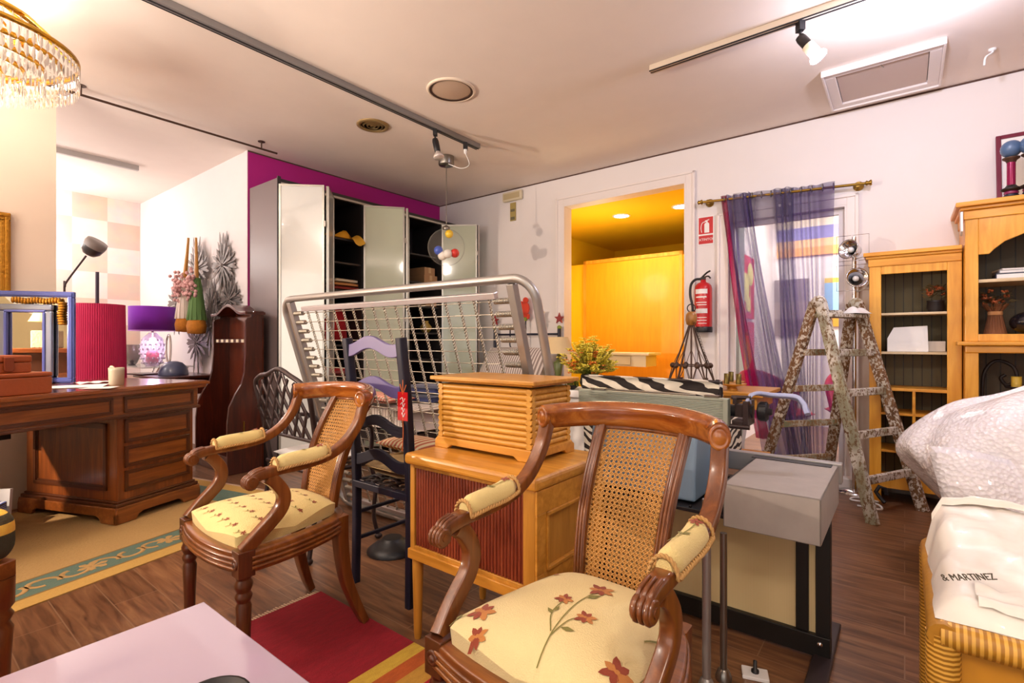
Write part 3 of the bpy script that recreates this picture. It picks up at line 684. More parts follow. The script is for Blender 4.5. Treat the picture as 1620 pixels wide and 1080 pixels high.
        for i in range(7):
            for j in range(6):
                x = -.19 + .064 * i + (.03 if j % 2 else 0); y = -.20 + .07 * j
                if abs(x) > seat_w(y) * .93 or abs(y + .027) > .2: continue
                flower(m, zs, x, y, .0105, i + j, 5, (1, 1)); vine(m, zs, [(x - .028, y - .02), (x - .012, y - .008), (x, y)], .0009, 3); leaf(m, zs, x - .016, y - .01, .012, 2.5, 3)
    m.build('seat_cushion', ['seat_f' if big else 'pad_f', 'pet1', 'pet2', 'stem'], t)
    return t
make_armchair('cane back armchair with small dotted flowers on its gold seat, beside the desk', (-.893, 1.911, .009), -.687, False)
make_armchair('cane back armchair with large russet flowers on its cream seat, nearest of the pair', (.156, 1.155, .009), -.683, True)
# ------------------------------------------------------------------ tambour cabinet and log box
t = thing('tambour_cabinet', 'oak cabinet on peg legs with red slatted front, under the log box', 'cabinet', ab(1.163, 1.45, 0), RZ)
MB().box(-.30, .30, -.225, .225, .648, .69).build('top', 'oak', t, bevel=.014, seg=3)
m = MB(); m.box(-.285, -.262, -.205, .205, .335, .648); m.box(.240, .285, -.210, .205, .335, .648); m.box(-.262, .24, .19, .205, .335, .648); m.box(-.262, .24, -.205, .19, .335, .35); m.box(-.262, .24, -.205, -.19, .635, .648)
b_ = m.build('body', 'oak_z', t, bevel=.002)
m = MB()
for z0, z1 in ((.335, .392), (.575, .648)): m.box(.285, .293, -.21, .21, z0, z1)
for y0, y1 in ((-.21, -.16), (.155, .21)): m.box(.285, .293, y0, y1, .392, .575)
for z in (.392, .563): m.box(.285, .298, -.16, .155, z, z + .012)
for y in (-.16, .145): m.box(.285, .298, y, y + .01, .392, .575)
m.build('side_panel', 'oak', t, bevel=.002)
m = MB()
for i in range(36):
    x = -.259 + i * .01385; m.tube([(x + .006, -.196, .351), (x + .006, -.196, .635)], .0066, 6)
m.build('tambour_door', 'tamb', t)
m = MB(); m.box(-.29, .29, -.214, -.19, .30, .336); m.box(-.29, .29, .19, .21, .30, .336); m.box(-.29, -.266, -.19, .19, .30, .336); m.box(.266, .29, -.19, .19, .30, .336); m.build('underframe', 'oak', t, bevel=.003)
for x in (-.265, .265):
    for y in (-.185, .18): MB().lathe([(.0125, 0), (.015, .02), (.021, .30)], 14, c=(x, y, 0)).build('leg', 'oak_z', t)
t = thing('log_box', 'wooden box of stacked split rods with flat lid, on the tambour cabinet', 'box', ab(1.215, 1.505, .69), RZ)
m = MB()
for i in range(10):
    z = .052 + i * .0205
    for y in (-.112, .112): m.tube([(-.225, y, z), (.225, y, z)], 1, sec=[(math.cos(a) * .013, math.sin(a) * .0112) for a in [2 * PI * k / 10 for k in range(10)]], ref=(0, 0, 1))
    for x in (-.212, .212): m.tube([(x, -.125, z), (x, .125, z)], 1, sec=[(math.cos(a) * .013, math.sin(a) * .0112) for a in [2 * PI * k / 10 for k in range(10)]], ref=(0, 0, 1))
m.box(-.21, .21, -.11, .11, .02, .245)
m.build('rod_wall', 'oak_rod', t)
m = MB()
for y0, y1 in ((-.131, -.112), (.112, .131)):
    m.prism([(-.238, 0), (-.17, 0), (-.15, .014), (.15, .014), (.17, 0), (.238, 0), (.238, .024), (.225, .042), (-.225, .042), (-.238, .024)], y0, y1, 'y')
for x0, x1 in ((-.24, -.212), (.212, .24)): m.prism([(-.128, 0), (-.075, 0), (-.06, .014), (.06, .014), (.075, 0), (.128, 0), (.128, .03), (.11, .042), (-.11, .042), (-.128, .03)], x0, x1, 'x')
m.build('plinth', 'oak', t, bevel=.003)
m = MB(); m.box(-.235, .235, -.135, .135, .255, .262); m.box(-.25, .25, -.147, .147, .262, .277); m.build('lid', 'oak', t, bevel=.004)
# ------------------------------------------------------------------ steel typewriter desk with the typewriter
t = thing('typewriter_desk', 'grey steel desk with dented box end, black posts and cream panel', 'desk', ab(.20, 2.05, 0), RZ)
m = MB(); m.box(-.285, 0, -.265, .255, .612, .62); m.box(-.285, 0, -.265, -.257, .475, .62); m.box(-.008, 0, -.265, .255, .475, .62); m.box(-.285, -.277, -.265, .255, .475, .62)
m.build('box_end', 'steelbox', t, bevel=.004)
m = MB(); m.box(-.88, 0.01, .255, .30, .55, .628); m.build('back_rail', 'steel', t, bevel=.003)
m = MB(); m.box(-.30, -.02, .205, .252, .6201, .6225); m.build('cable_slot', 'black', t)
m = MB(); m.box(-.88, -.289, -.20, .255, .478, .492); m.box(-.31, -.289, -.2, .255, .492, .60)
for i in range(9):
    for j in range(3): m.ball((-.85 + i * .062, -.2, .50 + j * .0), .006)
m.build('tray', 'black', t, bevel=.002)
m = MB(); m.box(-.88, -.035, -.012, .004, .085, .475); m.build('back_panel', 'panelc', t)
m = MB(); m.box(-.89, 0.0, -.032, .012, .012, .085); m.box(-.105, -.065, -.022, .0, .085, .475); m.build('frame', 'blackmetal', t, bevel=.003)
for x in (-.87, -.022):
    MB().box(x - .022, x + .022, -.022, .022, .02, .475).build('post', 'blackmetal', t, bevel=.002)
for x in (-.87, -.022): MB().box(x - .03, x + .03, -.25, .25, 0, .02).build('foot', 'gunmetal', t, bevel=.004)
for x in (-.03, -.6): MB().lathe([(.009, 0), (.009, .006), (.0001, .008)], 10, X=T(x, -.033, .06) @ RX(PI / 2)).build('bolt', 'chrome', t)
def dk(x, y): q = Vector((x, y, 0)) - ab(.20, 2.05, 0); return (-q.dot(AX), q.dot(BX))
for (x, y), mt, r_, z1 in ((dk(.617, 1.60), 'steel', .0135, .60), (dk(.690, 1.645), 'nickel', .011, .476)):
    m = MB(); m.tube([(x, y, .010), (x, y, z1)], r_, 14); m.lathe([(.026, 0), (.026, .01), (.018, .03), (.014, .035)], 14, c=(x, y, 0)); m.build('pipe_leg', mt, t)
t = thing('levelling_foot', 'small white plate with a black levelling screw on the floor by the desk', 'foot', Vector((.80, 1.66, 0)), RZ + .3)
MB().box(-.04, .04, -.03, .03, 0, .012).build('plate', 'paper', t, bevel=.003); MB().lathe([(.012, .012), (.012, .02), (.006, .022), (.006, .05), (.0001, .052)], 12).build('screw', 'black', t)
t = thing('typewriter', 'wide carriage grey green office typewriter on the steel desk', 'typewriter', ab(.86, 2.05, .4985), RZ)
prof = [(-.19, 0), (.20, 0), (.20, .07), (.12, .13), (.02, .26), (-.10, .275), (-.165, .24), (-.19, .12)]
MB().prism([(p[0] * .8, p[1]) for p in prof], -.20, .245, 'x').build('body', 'typeblue', t, bevel=.012, seg=3)
m = MB()
m.box(-.335, .325, -.012, .018, .285, .372)
for i in range(13): m.tube([(-.328, -.014, .288 + i * .0064), (.318, -.014, .288 + i * .0064)], .0034, 6)
m.box(-.335, .325, -.016, .022, .370, .381); m.box(.308, .325, -.022, .022, .275, .38)
m.build('paper_table', 'typew', t, bevel=.003)
m = MB(); m.tube([(-.31, .055, .33), (.40, .055, .33)], .024, 16); m.build('platen', 'black', t)
for x in (.415,):
    m = MB(); m.lathe([(.02, 0), (.034, .004), (.036, .01), (.036, .03), (.032, .036), (.014, .038), (.012, .05), (.0001, .05)], 20, X=T(x, .055, .335) @ RY(PI / 2))
    for k in range(18): a = 2 * PI * k / 18; m.box(-.002, .002, .0345, .0375, .01, .032, 0, T(x, .055, .335) @ RY(PI / 2) @ RZm(a))
    m.build('platen_knob', 'black', t)
m = MB(); m.box(.335, .395, .0, .10, .28, .30); m.box(.375, .395, -.005, .10, .285, .375); m.box(.335, .35, .01, .10, .36, .385); m.tube([(.33, .02, .385), (.40, .02, .388)], .008, 10); m.box(.34, .38, .02, .06, .31, .36); m.tube([(.33, -.005, .277), (.40, -.005, .277)], .009, 10)
m.build('carriage_end', 'gunmetal', t, bevel=.002)
m = MB(); m.tube([(-.27, -.005, .387), (.2, -.005, .388)], .004, 8); m.box(-.27, -.20, -.015, .015, .383, .392); m.box(.235, .29, -.015, .02, .382, .39); m.build('paper_bail', 'nickel', t)
P = spline([(.385, .02, .35), (.40, .04, .40), (.46, .09, .395), (.53, .12, .39), (.56, .12, .365), (.575, .11, .33)], 6)
MB().tube(P, [.016 + .010 * i / (len(P) - 1) for i in range(len(P))], sec=RRECT(1, .35, .5), ref=(0, .3, 1)).build('return_lever', plain('pale blue lever', '#a9b4e0', .35), t)
# ------------------------------------------------------------------ zebra armchair
t = thing('zebra_armchair', 'zebra print armchair with its back turned, behind the typewriter', 'chair', ab(1.12, 2.62, 0), RZ)
m = MB(); m.pillow((0, 0, 0), .78, .52, .13, X=T(0, .045, .64) @ RX(-PI / 2 + .06), n=16, e=5, edge=.5); m.build('backrest', 'zebra', t)
m = MB(); m.tube([(-.385, .04, .835), (-.2, .04, .852), (.1, .04, .832), (.385, .04, .825)], 1, sec=[(math.cos(a) * .05, math.sin(a) * .04) for a in [2 * PI * k / 16 for k in range(16)]], ref=(0, 0, 1)); m.build('top_roll', 'zebra', t)
for s in (-1, 1): MB().pillow((0, 0, 0), .38, .30, .11, X=T(s * .345, .27, .57) @ RZm(PI / 2) @ RX(PI / 2), n=14, e=4.5, edge=.5).build('armrest', 'zebra', t)
MB().pillow((0, .28, .40), .57, .40, .16, e=5, edge=.5).build('seat', 'zebra', t)
for x in (-.33, .33):
    for y in (.06, .44): MB().lathe([(.015, 0), (.024, .33)], 10, c=(x, y, 0)).build('leg', 'black', t)
# ------------------------------------------------------------------ rattan chest, bag and wrapped bundle
t = thing('rattan_chest', 'golden rattan blanket chest with bound edges, beneath the white bag', 'chest', ab(-.42, 1.70, 0), RZ)
m = MB(); m.box(-.355, .355, -.275, .275, .02, .47); m.build('panel_body', 'rattan', t, bevel=.01)
m = MB(); m.tube([(-.36, -.28, .475), (.36, -.28, .475)], .028, 12); m.tube([(-.36, .28, .475), (.36, .28, .475)], .028, 12); m.build('top_binding', 'wicker', t)
m = MB()
for x in (-.355, .355): m.tube([(x, -.30, .475), (x, .30, .475)], .028, 12)
m.build('side_binding', plain('rattan side edge', '#b47f24', .45, var=.2, bscale=40), t)
for x in (-.355, .355):
    for y in (-.275, .275): MB().tube([(x, y, 0), (x, y, .475)], .03, 12).build('corner_binding', 'wicker_z', t)
MB().box(-.35, .35, -.275, .275, .47, .498).build('lid', repeat_stripes('rattan lid weave', '#b98328', '#dcaa48', 40, 'Y', .45, .5), t, bevel=.008)
from mathutils import noise
def bagf(u, v):
    x = -.368 + .72 * u; y = -.275 + .53 * v
    prof = .028 + .035 * min(1, v * 2.5) + .085 * max(0, (v - .30) / .70) ** 1.3
    e = (min(1, u / .05) * min(1, (1 - u) / .05) * min(1, v / .06) * min(1, (1 - v) / .05)) ** .5
    q = Vector((u * 4.2 + v * 1.5, v * 3.4 - u, 0))
    wr = .020 * noise.noise(q) + .013 * abs(noise.noise(q * 2.3 + Vector((3, 1, 0)))) + .006 * noise.noise(q * 6)
    x += .012 * noise.noise(Vector((v * 5, 9, 0))); y += .014 * noise.noise(Vector((u * 5, 4, 0)))
    return (x, y, max(.002, e * (prof + wr)))
t = thing('plastic_bag', 'white plastic bag with dark printed lettering lying on the rattan chest', 'bag', ab(-.42, 1.70, .5005), RZ)
m = MB(); m.surf(bagf, 40, 34); m.surf(lambda u, v: bagf(u, v)[:2] + (.001,), 8, 8); m.build('bag_body', 'bag', t)
def flapf(u, v):
    p = bagf(.10 + .88 * u, .035 + (.16 + .42 * min(1, max(0, u - .08) * 2.4)) * v)
    return (p[0], p[1], p[2] + .010 + .004 * math.sin(3 * v * PI) + .006 * noise.noise(Vector((u * 5, v * 4, 7))))
MB().surf(flapf, 30, 12).build('folded_flap', 'bag', t)
def edgef(u, v):
    p = bagf(.02 + .96 * u, .90 + .05 * v); return (p[0], p[1] + .0, p[2] + .016 * math.sin(PI * v) + .01 * math.sin(7 * u))
MB().surf(edgef, 30, 6).build('rolled_hem', 'bag', t)
pz = bagf(.085, .14); text('lettering', '& MARTINEZ', .0215, 'ink', t, (pz[0], pz[1], pz[2] + .026), (.62, 0, .70))
m = MB()
for x, y in ((-.12, .10), (-.09, .085), (-.055, .07), (-.04, .045), (-.16, .13), (-.10, .14)): 
    p = bagf((x + .368) / .72, (y + .275) / .53); m.box(p[0] - .008, p[0] + .008, p[1] - .003, p[1] + .003, p[2] + .002, p[2] + .004)
m.build('print_specks', 'ink', t)
m = MB()
for i in range(14): p = bagf(.36 + i * .010, .30 - .008 * i); m.box(p[0] - .002, p[0] + .002, p[1] - .012, p[1] + .012, p[2] + .02, p[2] + .022)
m.build('small_print', plain('gold print', '#a8935a', .6), t)
def wrapf(u, v):
    a = 2 * PI * u; k = v ** .75 * PI / 2
    rx, ry = .68, .48
    lx = (.98 - .80 * (1 - v) ** 2.2) if math.cos(a) < 0 else .95
    r = math.cos(k) ** .55
    q = 1 + .05 * math.sin(3 * a + 2 * v) + .035 * math.sin(7 * a - 5 * v) + .02 * math.sin(13 * a + 9 * v)
    shift = -.10 * math.sin(PI * v)
    X_ = rx * r * math.cos(a) * q * lx + shift; s_ = min(1, max(0, (.15 - X_) / .80))
    n_ = noise.noise(Vector((X_ * 3, math.sin(a) * 2.2, v * 3))) * .05
    return (X_, ry * r * math.sin(a) * q + n_, (.02 + .90 * math.sin(k) ** .9 * (1 + .03 * math.sin(4 * a + 3 * v))) * (1 - .30 * s_ ** 1.3) + n_ * v)
t = thing('wrapped_bundle', 'large rounded bundle in bubble wrap behind the rattan chest', 'bundle', Vector((2.30, 2.18, 0)), RZ)
m = MB(); m.surf(wrapf, 72, 36); m.build('bubble_wrap', 'bubble', t)
def fold(u, v):
    return (-.30 + .70 * u - .1 * v, -.40 - .10 * math.sin(PI * v) - .03 * math.sin(9 * u), .16 + .46 * v + .05 * math.sin(5 * u + 1))
m = MB(); m.surf(fold, 24, 14); o = m.build('loose_fold', 'bubble', t); s_ = o.modifiers.new('Solid', 'SOLIDIFY'); s_.thickness = .012
# ------------------------------------------------------------------ rugs, low table, footstool
t = thing('red_rug', 'red wool rug with yellow and orange stripes beneath the two armchairs', 'rug', ab(2.02, 1.23, 0), RZ)
MB().box(0, 1.5, -1.05, 0, .0005, .006).build('pile', 'red_rug', t)
m = MB()
for i in range(90): y = -1.05 + 1.05 * i / 90; m.bar((-.022 - .004 * (i % 3), y, .002), (0, y + .003, .004), .005, .003)
m.build('fringe', 'fringe', t)
ra = math.atan2(.911, .412)
t = thing('beige_rug', 'large beige rug with scrolled teal border, under the walnut desk', 'rug', Vector((-1.36, 3.49, 0)), ra)
m = MB(); L_, W_ = 2.45, 1.55
m.box(-L_, 0, 0, W_, .0005, .0055)
for x0, x1, y0, y1, mt in ((-L_, 0, 0, .10, 2), (-L_, -.1, .10, .30, 1), (-.1, 0, .1, W_, 2), (-.30, -.10, .30, W_, 1)): m.box(x0, x1, y0, y1, .0055, .0066, mt)
for i in range(20):
    x = -2.38 + i * .12; pts = [(x + .07 * math.cos(a) * (1 - .55 * k / 14), .20 + (-1) ** i * .055 * math.sin(a) * (1 - .3 * k / 14), .0073) for k, a in [(k, -PI * .2 + 1.7 * PI * k / 14) for k in range(15)]]
    m.tube(pts, 1, sec=[(-.011, -.0004), (.011, -.0004), (.011, .0004), (-.011, .0004)], ref=(0, 0, 1), mat=0)
for i in range(7):
    x = -2.30 + i * .36
    for k in range(6): a = k * PI / 3; m.prism([(x, .2), (x + .05 * math.cos(a - .35), .2 + .05 * math.sin(a - .35)), (x + .065 * math.cos(a), .2 + .065 * math.sin(a)), (x + .05 * math.cos(a + .35), .2 + .05 * math.sin(a + .35))], .0070, .0078, 'z', 0)
for y in (.10, .30): m.box(-L_, -.1, y - .006, y + .006, .0066, .0072, 3)
m.build('pile', ['sand', 'teal', 'sand2', plain('umber wool', '#8a6a3c', .95)], t)
m = MB()
for i in range(110): y = W_ * i / 110; m.bar((0, y, .002), (.035, y + .004, .002), .006, .003)
m.build('fringe', 'fringe', t)
t = thing('low_table', 'low square table with glossy lilac top at the front', 'table', ab(1.07, .14, 0), RZ)
MB().box(-.42, .42, -.45, .423, .385, .40).build('top', 'lacquer', t, bevel=.003)
m = MB(); m.box(-.40, .40, -.43, -.40, .33, .384); m.box(-.40, .40, .375, .40, .33, .384); m.box(-.40, -.375, -.40, .375, .33, .384); m.box(.375, .40, -.40, .375, .33, .384); m.build('apron', plain('plum apron', '#4a3038', .3), t)
for x in (-.375, .375):
    for y in (-.40, .375): MB().bar((x, y, 0), (x, y, .384), .045).build('leg', 'black', t)
t = thing('dark_bowl', 'small dark bowl on the lilac table, cut by the lower edge', 'bowl', Vector((-.565, .945, .4005)))
MB().lathe([(.03, 0), (.04, .004), (.06, .02), (.068, .03), (.063, .03), (.05, .012), (.0001, .006)], 24).build('bowl_body', 'black', t)
t = thing('footstool', 'stool upholstered in yellow and dark stripes with turned legs', 'stool', Vector((-1.715, 1.36, 0)), -.2)
MB().box(-.21, .21, -.21, .21, .445, .61).build('padded_seat', stripes_mat('gold and dark striped tapestry', 'Z', [(0, '#d9a52c'), (.462, '#37331f'), (.535, '#e2b246'), (.566, '#443c26'), (.588, '#e8bb48')], (0, .7)), t, bevel=.06, seg=7)
MB().box(-.195, .195, -.195, .195, .40, .45).build('frame', 'honey', t, bevel=.004)
for x in (-.17, .17):
    for y in (-.17, .17): MB().lathe([(.018, 0), (.026, .02), (.02, .04), (.024, .15), (.03, .25), (.021, .27), (.031, .29), (.022, .305), (.032, .32), (.034, .40)], 16, c=(x, y, 0)).build('leg', 'honey_z', t)
# ------------------------------------------------------------------ walnut desk and what stands on it
DZ = math.atan2(.96, .28); DP = Vector((-2.362, 3.016, .008))
t = thing('pedestal_desk', 'walnut pedestal desk with panelled drawers on the beige rug', 'desk', DP, DZ)
def dpt(x, y, z): v = Matrix.Rotation(DZ, 3, 'Z') @ Vector((x, y, z)); return DP + v
def frame_panel(mb, x0, x1, z0, z1, X, w=.018, d=.010, mats=(0, 1)):
    """raised picture-frame moulding around a sunk field, on the local plane y = 0 facing -y"""
    mb.box(x0, x1, -.002, 0, z0, z1, mats[0], X)
    for a0, a1, c0, c1 in ((x0, x1, z0, z0 + w), (x0, x1, z1 - w, z1), (x0, x0 + w, z0, z1), (x1 - w, x1, z0, z1)):
        mb.box(a0, a1, -d, 0, c0, c1, mats[1], X); 
    q = w * .45
    for a0, a1, c0, c1 in ((x0 + w, x1 - w, z0 + w, z0 + w + q), (x0 + w, x1 - w, z1 - w - q, z1 - w), (x0 + w, x0 + w + q, z0 + w, z1 - w), (x1 - w - q, x1 - w, z0 + w, z1 - w)):
        mb.box(a0, a1, -d * .55, 0, c0, c1, mats[1], X)
m = MB(); m.box(-1.33, .58, -.045, .845, .772, .795); m.box(-1.345, .595, -.06, .86, .795, .815); m.box(-1.335, .585, -.05, .85, .815, .82); m.build('desk_top', 'desk_top', t, bevel=.007, seg=3)
m = MB(); m.box(-1.29, .54, -.012, .81, .645, .772); m.box(-1.30, .55, -.024, .82, .632, .650, 1); m.build('frieze', ['desk', 'desk_dk'], t, bevel=.004)
for x0, x1 in ((.03, .50), (-.72, -.035), (-1.25, -.78)):
    m = MB(); frame_panel(m, x0, x1, .662, .758, T(0, -.012, 0), .013); m.build('drawer', ['desk', 'desk_dk'], t, bevel=.002)
for nm, x0 in (('pedestal', 0.0), ('pedestal', -1.28)):
    m = MB(); m.box(x0 + .01, x0 + .52, .01, .80, .13, .635)
    p = m.build(nm, 'desk_z', t, bevel=.003)
    for z0, z1 in ((.475, .618), (.325, .455), (.18, .305)):
        m = MB(); frame_panel(m, x0 + .05, x0 + .49, z0, z1, T(0, .01, 0), .016); m.build('drawer', ['desk', 'desk_dk'], p, bevel=.002)
    for k, X in enumerate((Matrix(((0, 1, 0, x0 + .01), (1, 0, 0, 0), (0, 0, 1, 0), (0, 0, 0, 1))), Matrix(((0, -1, 0, x0 + .52), (1, 0, 0, 0), (0, 0, 1, 0), (0, 0, 0, 1))))):
        m = MB(); frame_panel(m, .09, .72, .19, .595, X, .022, .012); m.build('side_panel', ['desk_z', 'desk_dk'], p, bevel=.002)
    m = MB(); m.box(x0 - .012, x0 + .542, -.012, .822, .098, .118, 1); m.box(x0, x0 + .53, 0, .81, .118, .132, 1)
    poly = [(0, 0), (.12, 0), (.145, .03), (.165, .045)]
    def brk(w): 
        return [(-.022, 0), (.10, 0), (.12, .028), (.145, .04), (w - .145, .04), (w - .12, .028), (w - .10, 0), (w + .022, 0), (w + .022, .06), (w + .012, .098), (-.012, .098), (-.022, .06)]
    for y0, y1 in ((-.022, 0), (.81, .832)): m.prism([(x0 + a, z) for a, z in brk(.53)], y0, y1, 'y')
    for xx0, xx1 in ((x0 - .022, x0), (x0 + .53, x0 + .552)): m.prism([(a, z) for a, z in brk(.81)], xx0, xx1, 'x')
    m.build('plinth', ['desk', 'desk_dk'], p, bevel=.004)
ztop = .828 + .0005
def box_case(label, x, y, z, w, d, h, rz, clasp, band):
    t = thing('leather_box', label, 'box', dpt(x, y, 0) * 1 + Vector((0, 0, z - DP.z)), DZ + rz, 'leather boxes on the desk')
    MB().box(-w / 2, w / 2, -d / 2, d / 2, 0, h * .68).build('body', 'leather', t, bevel=.006, seg=3)
    MB().box(-w / 2 - .002, w / 2 + .002, -d / 2 - .002, d / 2 + .002, h * .69, h).build('lid', 'leather', t, bevel=.007, seg=3)
    if clasp: MB().prism([(-.022, h * .28), (-.012, h * .2), (.012, h * .2), (.022, h * .28), (.022, h * .95), (-.022, h * .95)], -d / 2 - .009, -d / 2 - .003, 'y').build('clasp', plain('dark leather', '#7d3516', .4), t, bevel=.003)
# boxes at the near end of the desk top
def at_desk(u, v, z):
    d = (1.1 - z) * 798 / (v - 540); return Vector(((u - 810) / 798 * d, d, z))
t = thing('leather_box', 'larger tan leather box lying on the desk under a smaller one', 'box', Vector((-2.46, 2.50, ztop)), DZ - .05, 'leather boxes on the desk')
MB().box(-.30, .17, .03, .28, 0, .088).build('body', 'leather', t, bevel=.006, seg=3); MB().box(-.302, .172, .028, .282, .089, .112).build('lid', 'leather', t, bevel=.008, seg=3)
t = thing('leather_box', 'smaller tan leather box with a strap clasp, on top of the larger box', 'box', Vector((-2.46, 2.50, ztop + .1125)), DZ - .02, 'leather boxes on the desk')
MB().box(-.30, .10, .06, .26, 0, .052).build('body', 'leather', t, bevel=.006, seg=3); MB().box(-.302, .102, .058, .262, .053, .088).build('lid', 'leather', t, bevel=.008, seg=3)
MB().prism([(-.02, .016), (-.012, .008), (.012, .008), (.02, .016), (.02, .08), (-.02, .08)], .046, .056, 'y').build('clasp', plain('strap leather', '#7d3516', .4), t, bevel=.003)
t = thing('mug', 'cream pottery mug with side handle on the desk', 'mug', Vector((-2.478, 3.16, ztop)), 0)
MB().lathe([(.036, 0), (.039, .004), (.041, .09), (.0415, .108), (.038, .108), (.036, .01), (.0001, .006)], 24).build('cup', plain('mug glaze', '#b9ae98', .4), t)
MB().tube(spline([(-.030, .02, .100), (-.056, .03, .112), (-.070, .036, .085), (-.062, .03, .04), (-.033, .02, .025)], 6), .008, 10).build('handle', plain('pale handle', '#d8c3ae', .4), t)
for i, (x, y, rz, w, d, lb) in enumerate(((-2.62, 3.02, .5, .30, .21, 'sheet of white paper on the desk beside the mirror'), (-2.72, 3.28, 1.1, .20, .13, 'crumpled pale leaflet on the desk behind the mug'), (-2.40, 2.93, .2, .16, .11, 'folded paper slip near the desk edge before the mug'))):
    m = MB(); m.surf(lambda u, v, w=w, d=d, i=i: ((u - .5) * w, (v - .5) * d, .0015 + (.010 * math.sin(7 * u + 3 * v) ** 2 if i == 1 else .004 * u * v)), 8, 8)
    o = m.build('paper_sheet', 'paper', loc=(x, y, ztop + .001), rot=(0, 0, rz)); tag(o, lb, 'paper')
# blue mirror with a second frame in front, standing on the desk
ma = math.atan2(.24, .97)
t = thing('blue_mirror', 'blue lacquer framed mirror with gilt corner standing on the desk', 'mirror', Vector((-2.86, 3.30, ztop)), ma)
w_, h_ = .50, .595
def frame4(mb, x0, x1, z0, z1, w, y0, y1, mat=0, steps=((0, 1, 1.0), )):
    for a0, a1, c0, c1 in ((x0, x1, z0, z0 + w), (x0, x1, z1 - w, z1), (x0, x0 + w, z0 + w, z1 - w), (x1 - w, x1, z0 + w, z1 - w)): mb.box(a0, a1, y0, y1, c0, c1, mat)
m = MB(); frame4(m, -w_, 0, 0, h_, .038, -.012, .014); frame4(m, -w_ + .008, -.008, .008, h_ - .008, .022, -.020, -.012); m.build('outer_frame', 'blue_fr', t, bevel=.006, seg=3)
m = MB(); m.box(-w_ + .03, -.03, -.002, .004, .03, h_ - .03); m.build('mirror_glass', 'mirror', t)
m = MB(); frame4(m, -w_ + .105, -.105, .0, h_ - .085, .042, -.040, -.014); m.build('inner_frame', 'silver_fr', t, bevel=.010, seg=3)
m = MB(); frame4(m, -w_ + .140, -.140, .035, h_ - .122, .016, -.046, -.020); m.build('inner_bead', 'blue_fr', t, bevel=.005)
MB().box(-w_ + .15, -.15, -.016, -.013, .05, h_ - .13).build('inner_glass', 'mirror', t)
m = MB()
for i in range(16): m.ball((-.075 - i * .0165, -.022, h_ - .062 + .004 * math.sin(i)), .011, 8, r3=(.010, .012, .021))
for i in range(9): m.ball((-.066 + .003 * math.sin(i), -.022, h_ - .075 - i * .0165), .011, 8, r3=(.021, .012, .010))
m.build('gilt_corner', 'gilt', t)
# gold framed picture
t = thing('gilt_picture', 'gold framed painting hanging on the beige wall above the mirror', 'picture', ab(4.598, .584, 1.63), RZ + PI / 2)
# local x points away from the alcove edge
m = MB(); frame4(m, -.395, .0, -.30, .30, .05, -.035, -.004); frame4(m, -.386, -.009, -.291, .291, .02, -.048, -.035); m.build('frame', 'gilt', t, bevel=.005)
m = MB(); frame4(m, -.35, -.045, -.255, .255, .012, -.03, -.01); m.build('slip', 'mahog', t)
MB().box(-.345, -.05, -.016, -.008, -.25, .25).build('canvas', plain('ochre canvas', '#d9b45c', .6, var=.3, bscale=5, bstr=0), t)
# lamp across the room that shows in the mirror
t = thing('shaded_lamp', 'lit bell shaded lamp with a small stone house base, seen in the mirror', 'lamp', Vector((-3.47, 1.48, .22)), ma)
MB().box(-.35, .35, -.2, .2, .78, .82).build('stand_top', 'desk_top', t, bevel=.004)
MB().box(-.32, .32, -.18, .18, -.212, .78).build('stand_body', 'desk_dk', t)
MB().box(-.09, .09, -.06, .06, .82, .98).build('base', plain('stone house', '#a59a80', .8, var=.2, bscale=50, bstr=.4), t, bevel=.01)
MB().tube([(0, 0, .98), (0, 0, 1.10)], .008).build('stem', 'brass', t)
MB().lathe([(.125, 1.06), (.115, 1.075), (.085, 1.14), (.055, 1.23)], 24, cap=False).build('lamp_shade', emit('lit silk shade', '#f3d79a', .9), t)
# ------------------------------------------------------------------ chairs behind
t = thing('ladder_back_chair', 'tall navy ladder back chair with lilac wavy rails and red tag', 'chair', ab(1.80, 1.385, 0), RZ)
for s, bx in ((-1, -.185), (1, .185)):
    m = MB(); P = spline([(bx, .0, 0), (bx, .005, .45), (bx, -.012, .8), (bx, -.045, 1.115)], 6); m.tube(P, [.0155 + .0035 * min(1, i / 12) for i in range(len(P))], sec=RRECT(1, 1, .4), ref=(1, 0, 0)); m.build('back_post', 'navy', t)
    m = MB(); m.tube([(bx * .95, .34, 0), (bx * .95, .335, .455)], .015, sec=RRECT(1, 1, .4), ref=(1, 0, 0)); m.build('leg', 'navy', t)
def wavy(z, h, y, mat, name='back_rail'):
    m = MB(); n = 24; vs = []
    P = [(-.172 + .344 * i / n, z + .019 * math.cos((i / n - .43) * 2 * PI * 1.12) - .004) for i in range(n + 1)]
    m.prism([(x, q) for x, q in P] + [(x, q + h) for x, q in reversed(P)], y - .009, y + .009, 'y'); m.build(name, mat, t, bevel=.003)
wavy(1.055, .055, -.042, 'lilac'); wavy(.885, .05, -.022, 'lilac'); wavy(.72, .045, -.008, 'navy'); wavy(.565, .05, .0, 'navy')
m = MB()
for y in (.0, .335): m.bar((-.185, y, .455), (.185, y, .455), .03, .03)
for x in (-.178, .178): m.bar((x, 0, .455), (x, .335, .455), .03, .03)
for z in (.2, .32):
    for x in (-.18, .18): m.bar((x, 0, z), (x, .335, z), .016)
m.build('seat_frame', 'navy', t, bevel=.003)
m = MB()
for i in range(6): x = -.14 + i * .056; m.tube([(x, .335 * k / 12, .468 + .004 * (-1) ** (k + i)) for k in range(13)], 1, sec=RECT(.014, .0015), ref=(0, 0, 1))
for i in range(5): y = .04 + i * .062; m.tube([(-.17 + .34 * k / 12, y, .468 - .004 * (-1) ** (k // 2 + i)) for k in range(13)], 1, sec=RECT(.0015, .014) and RECT(.014, .0015), ref=(0, 0, 1))
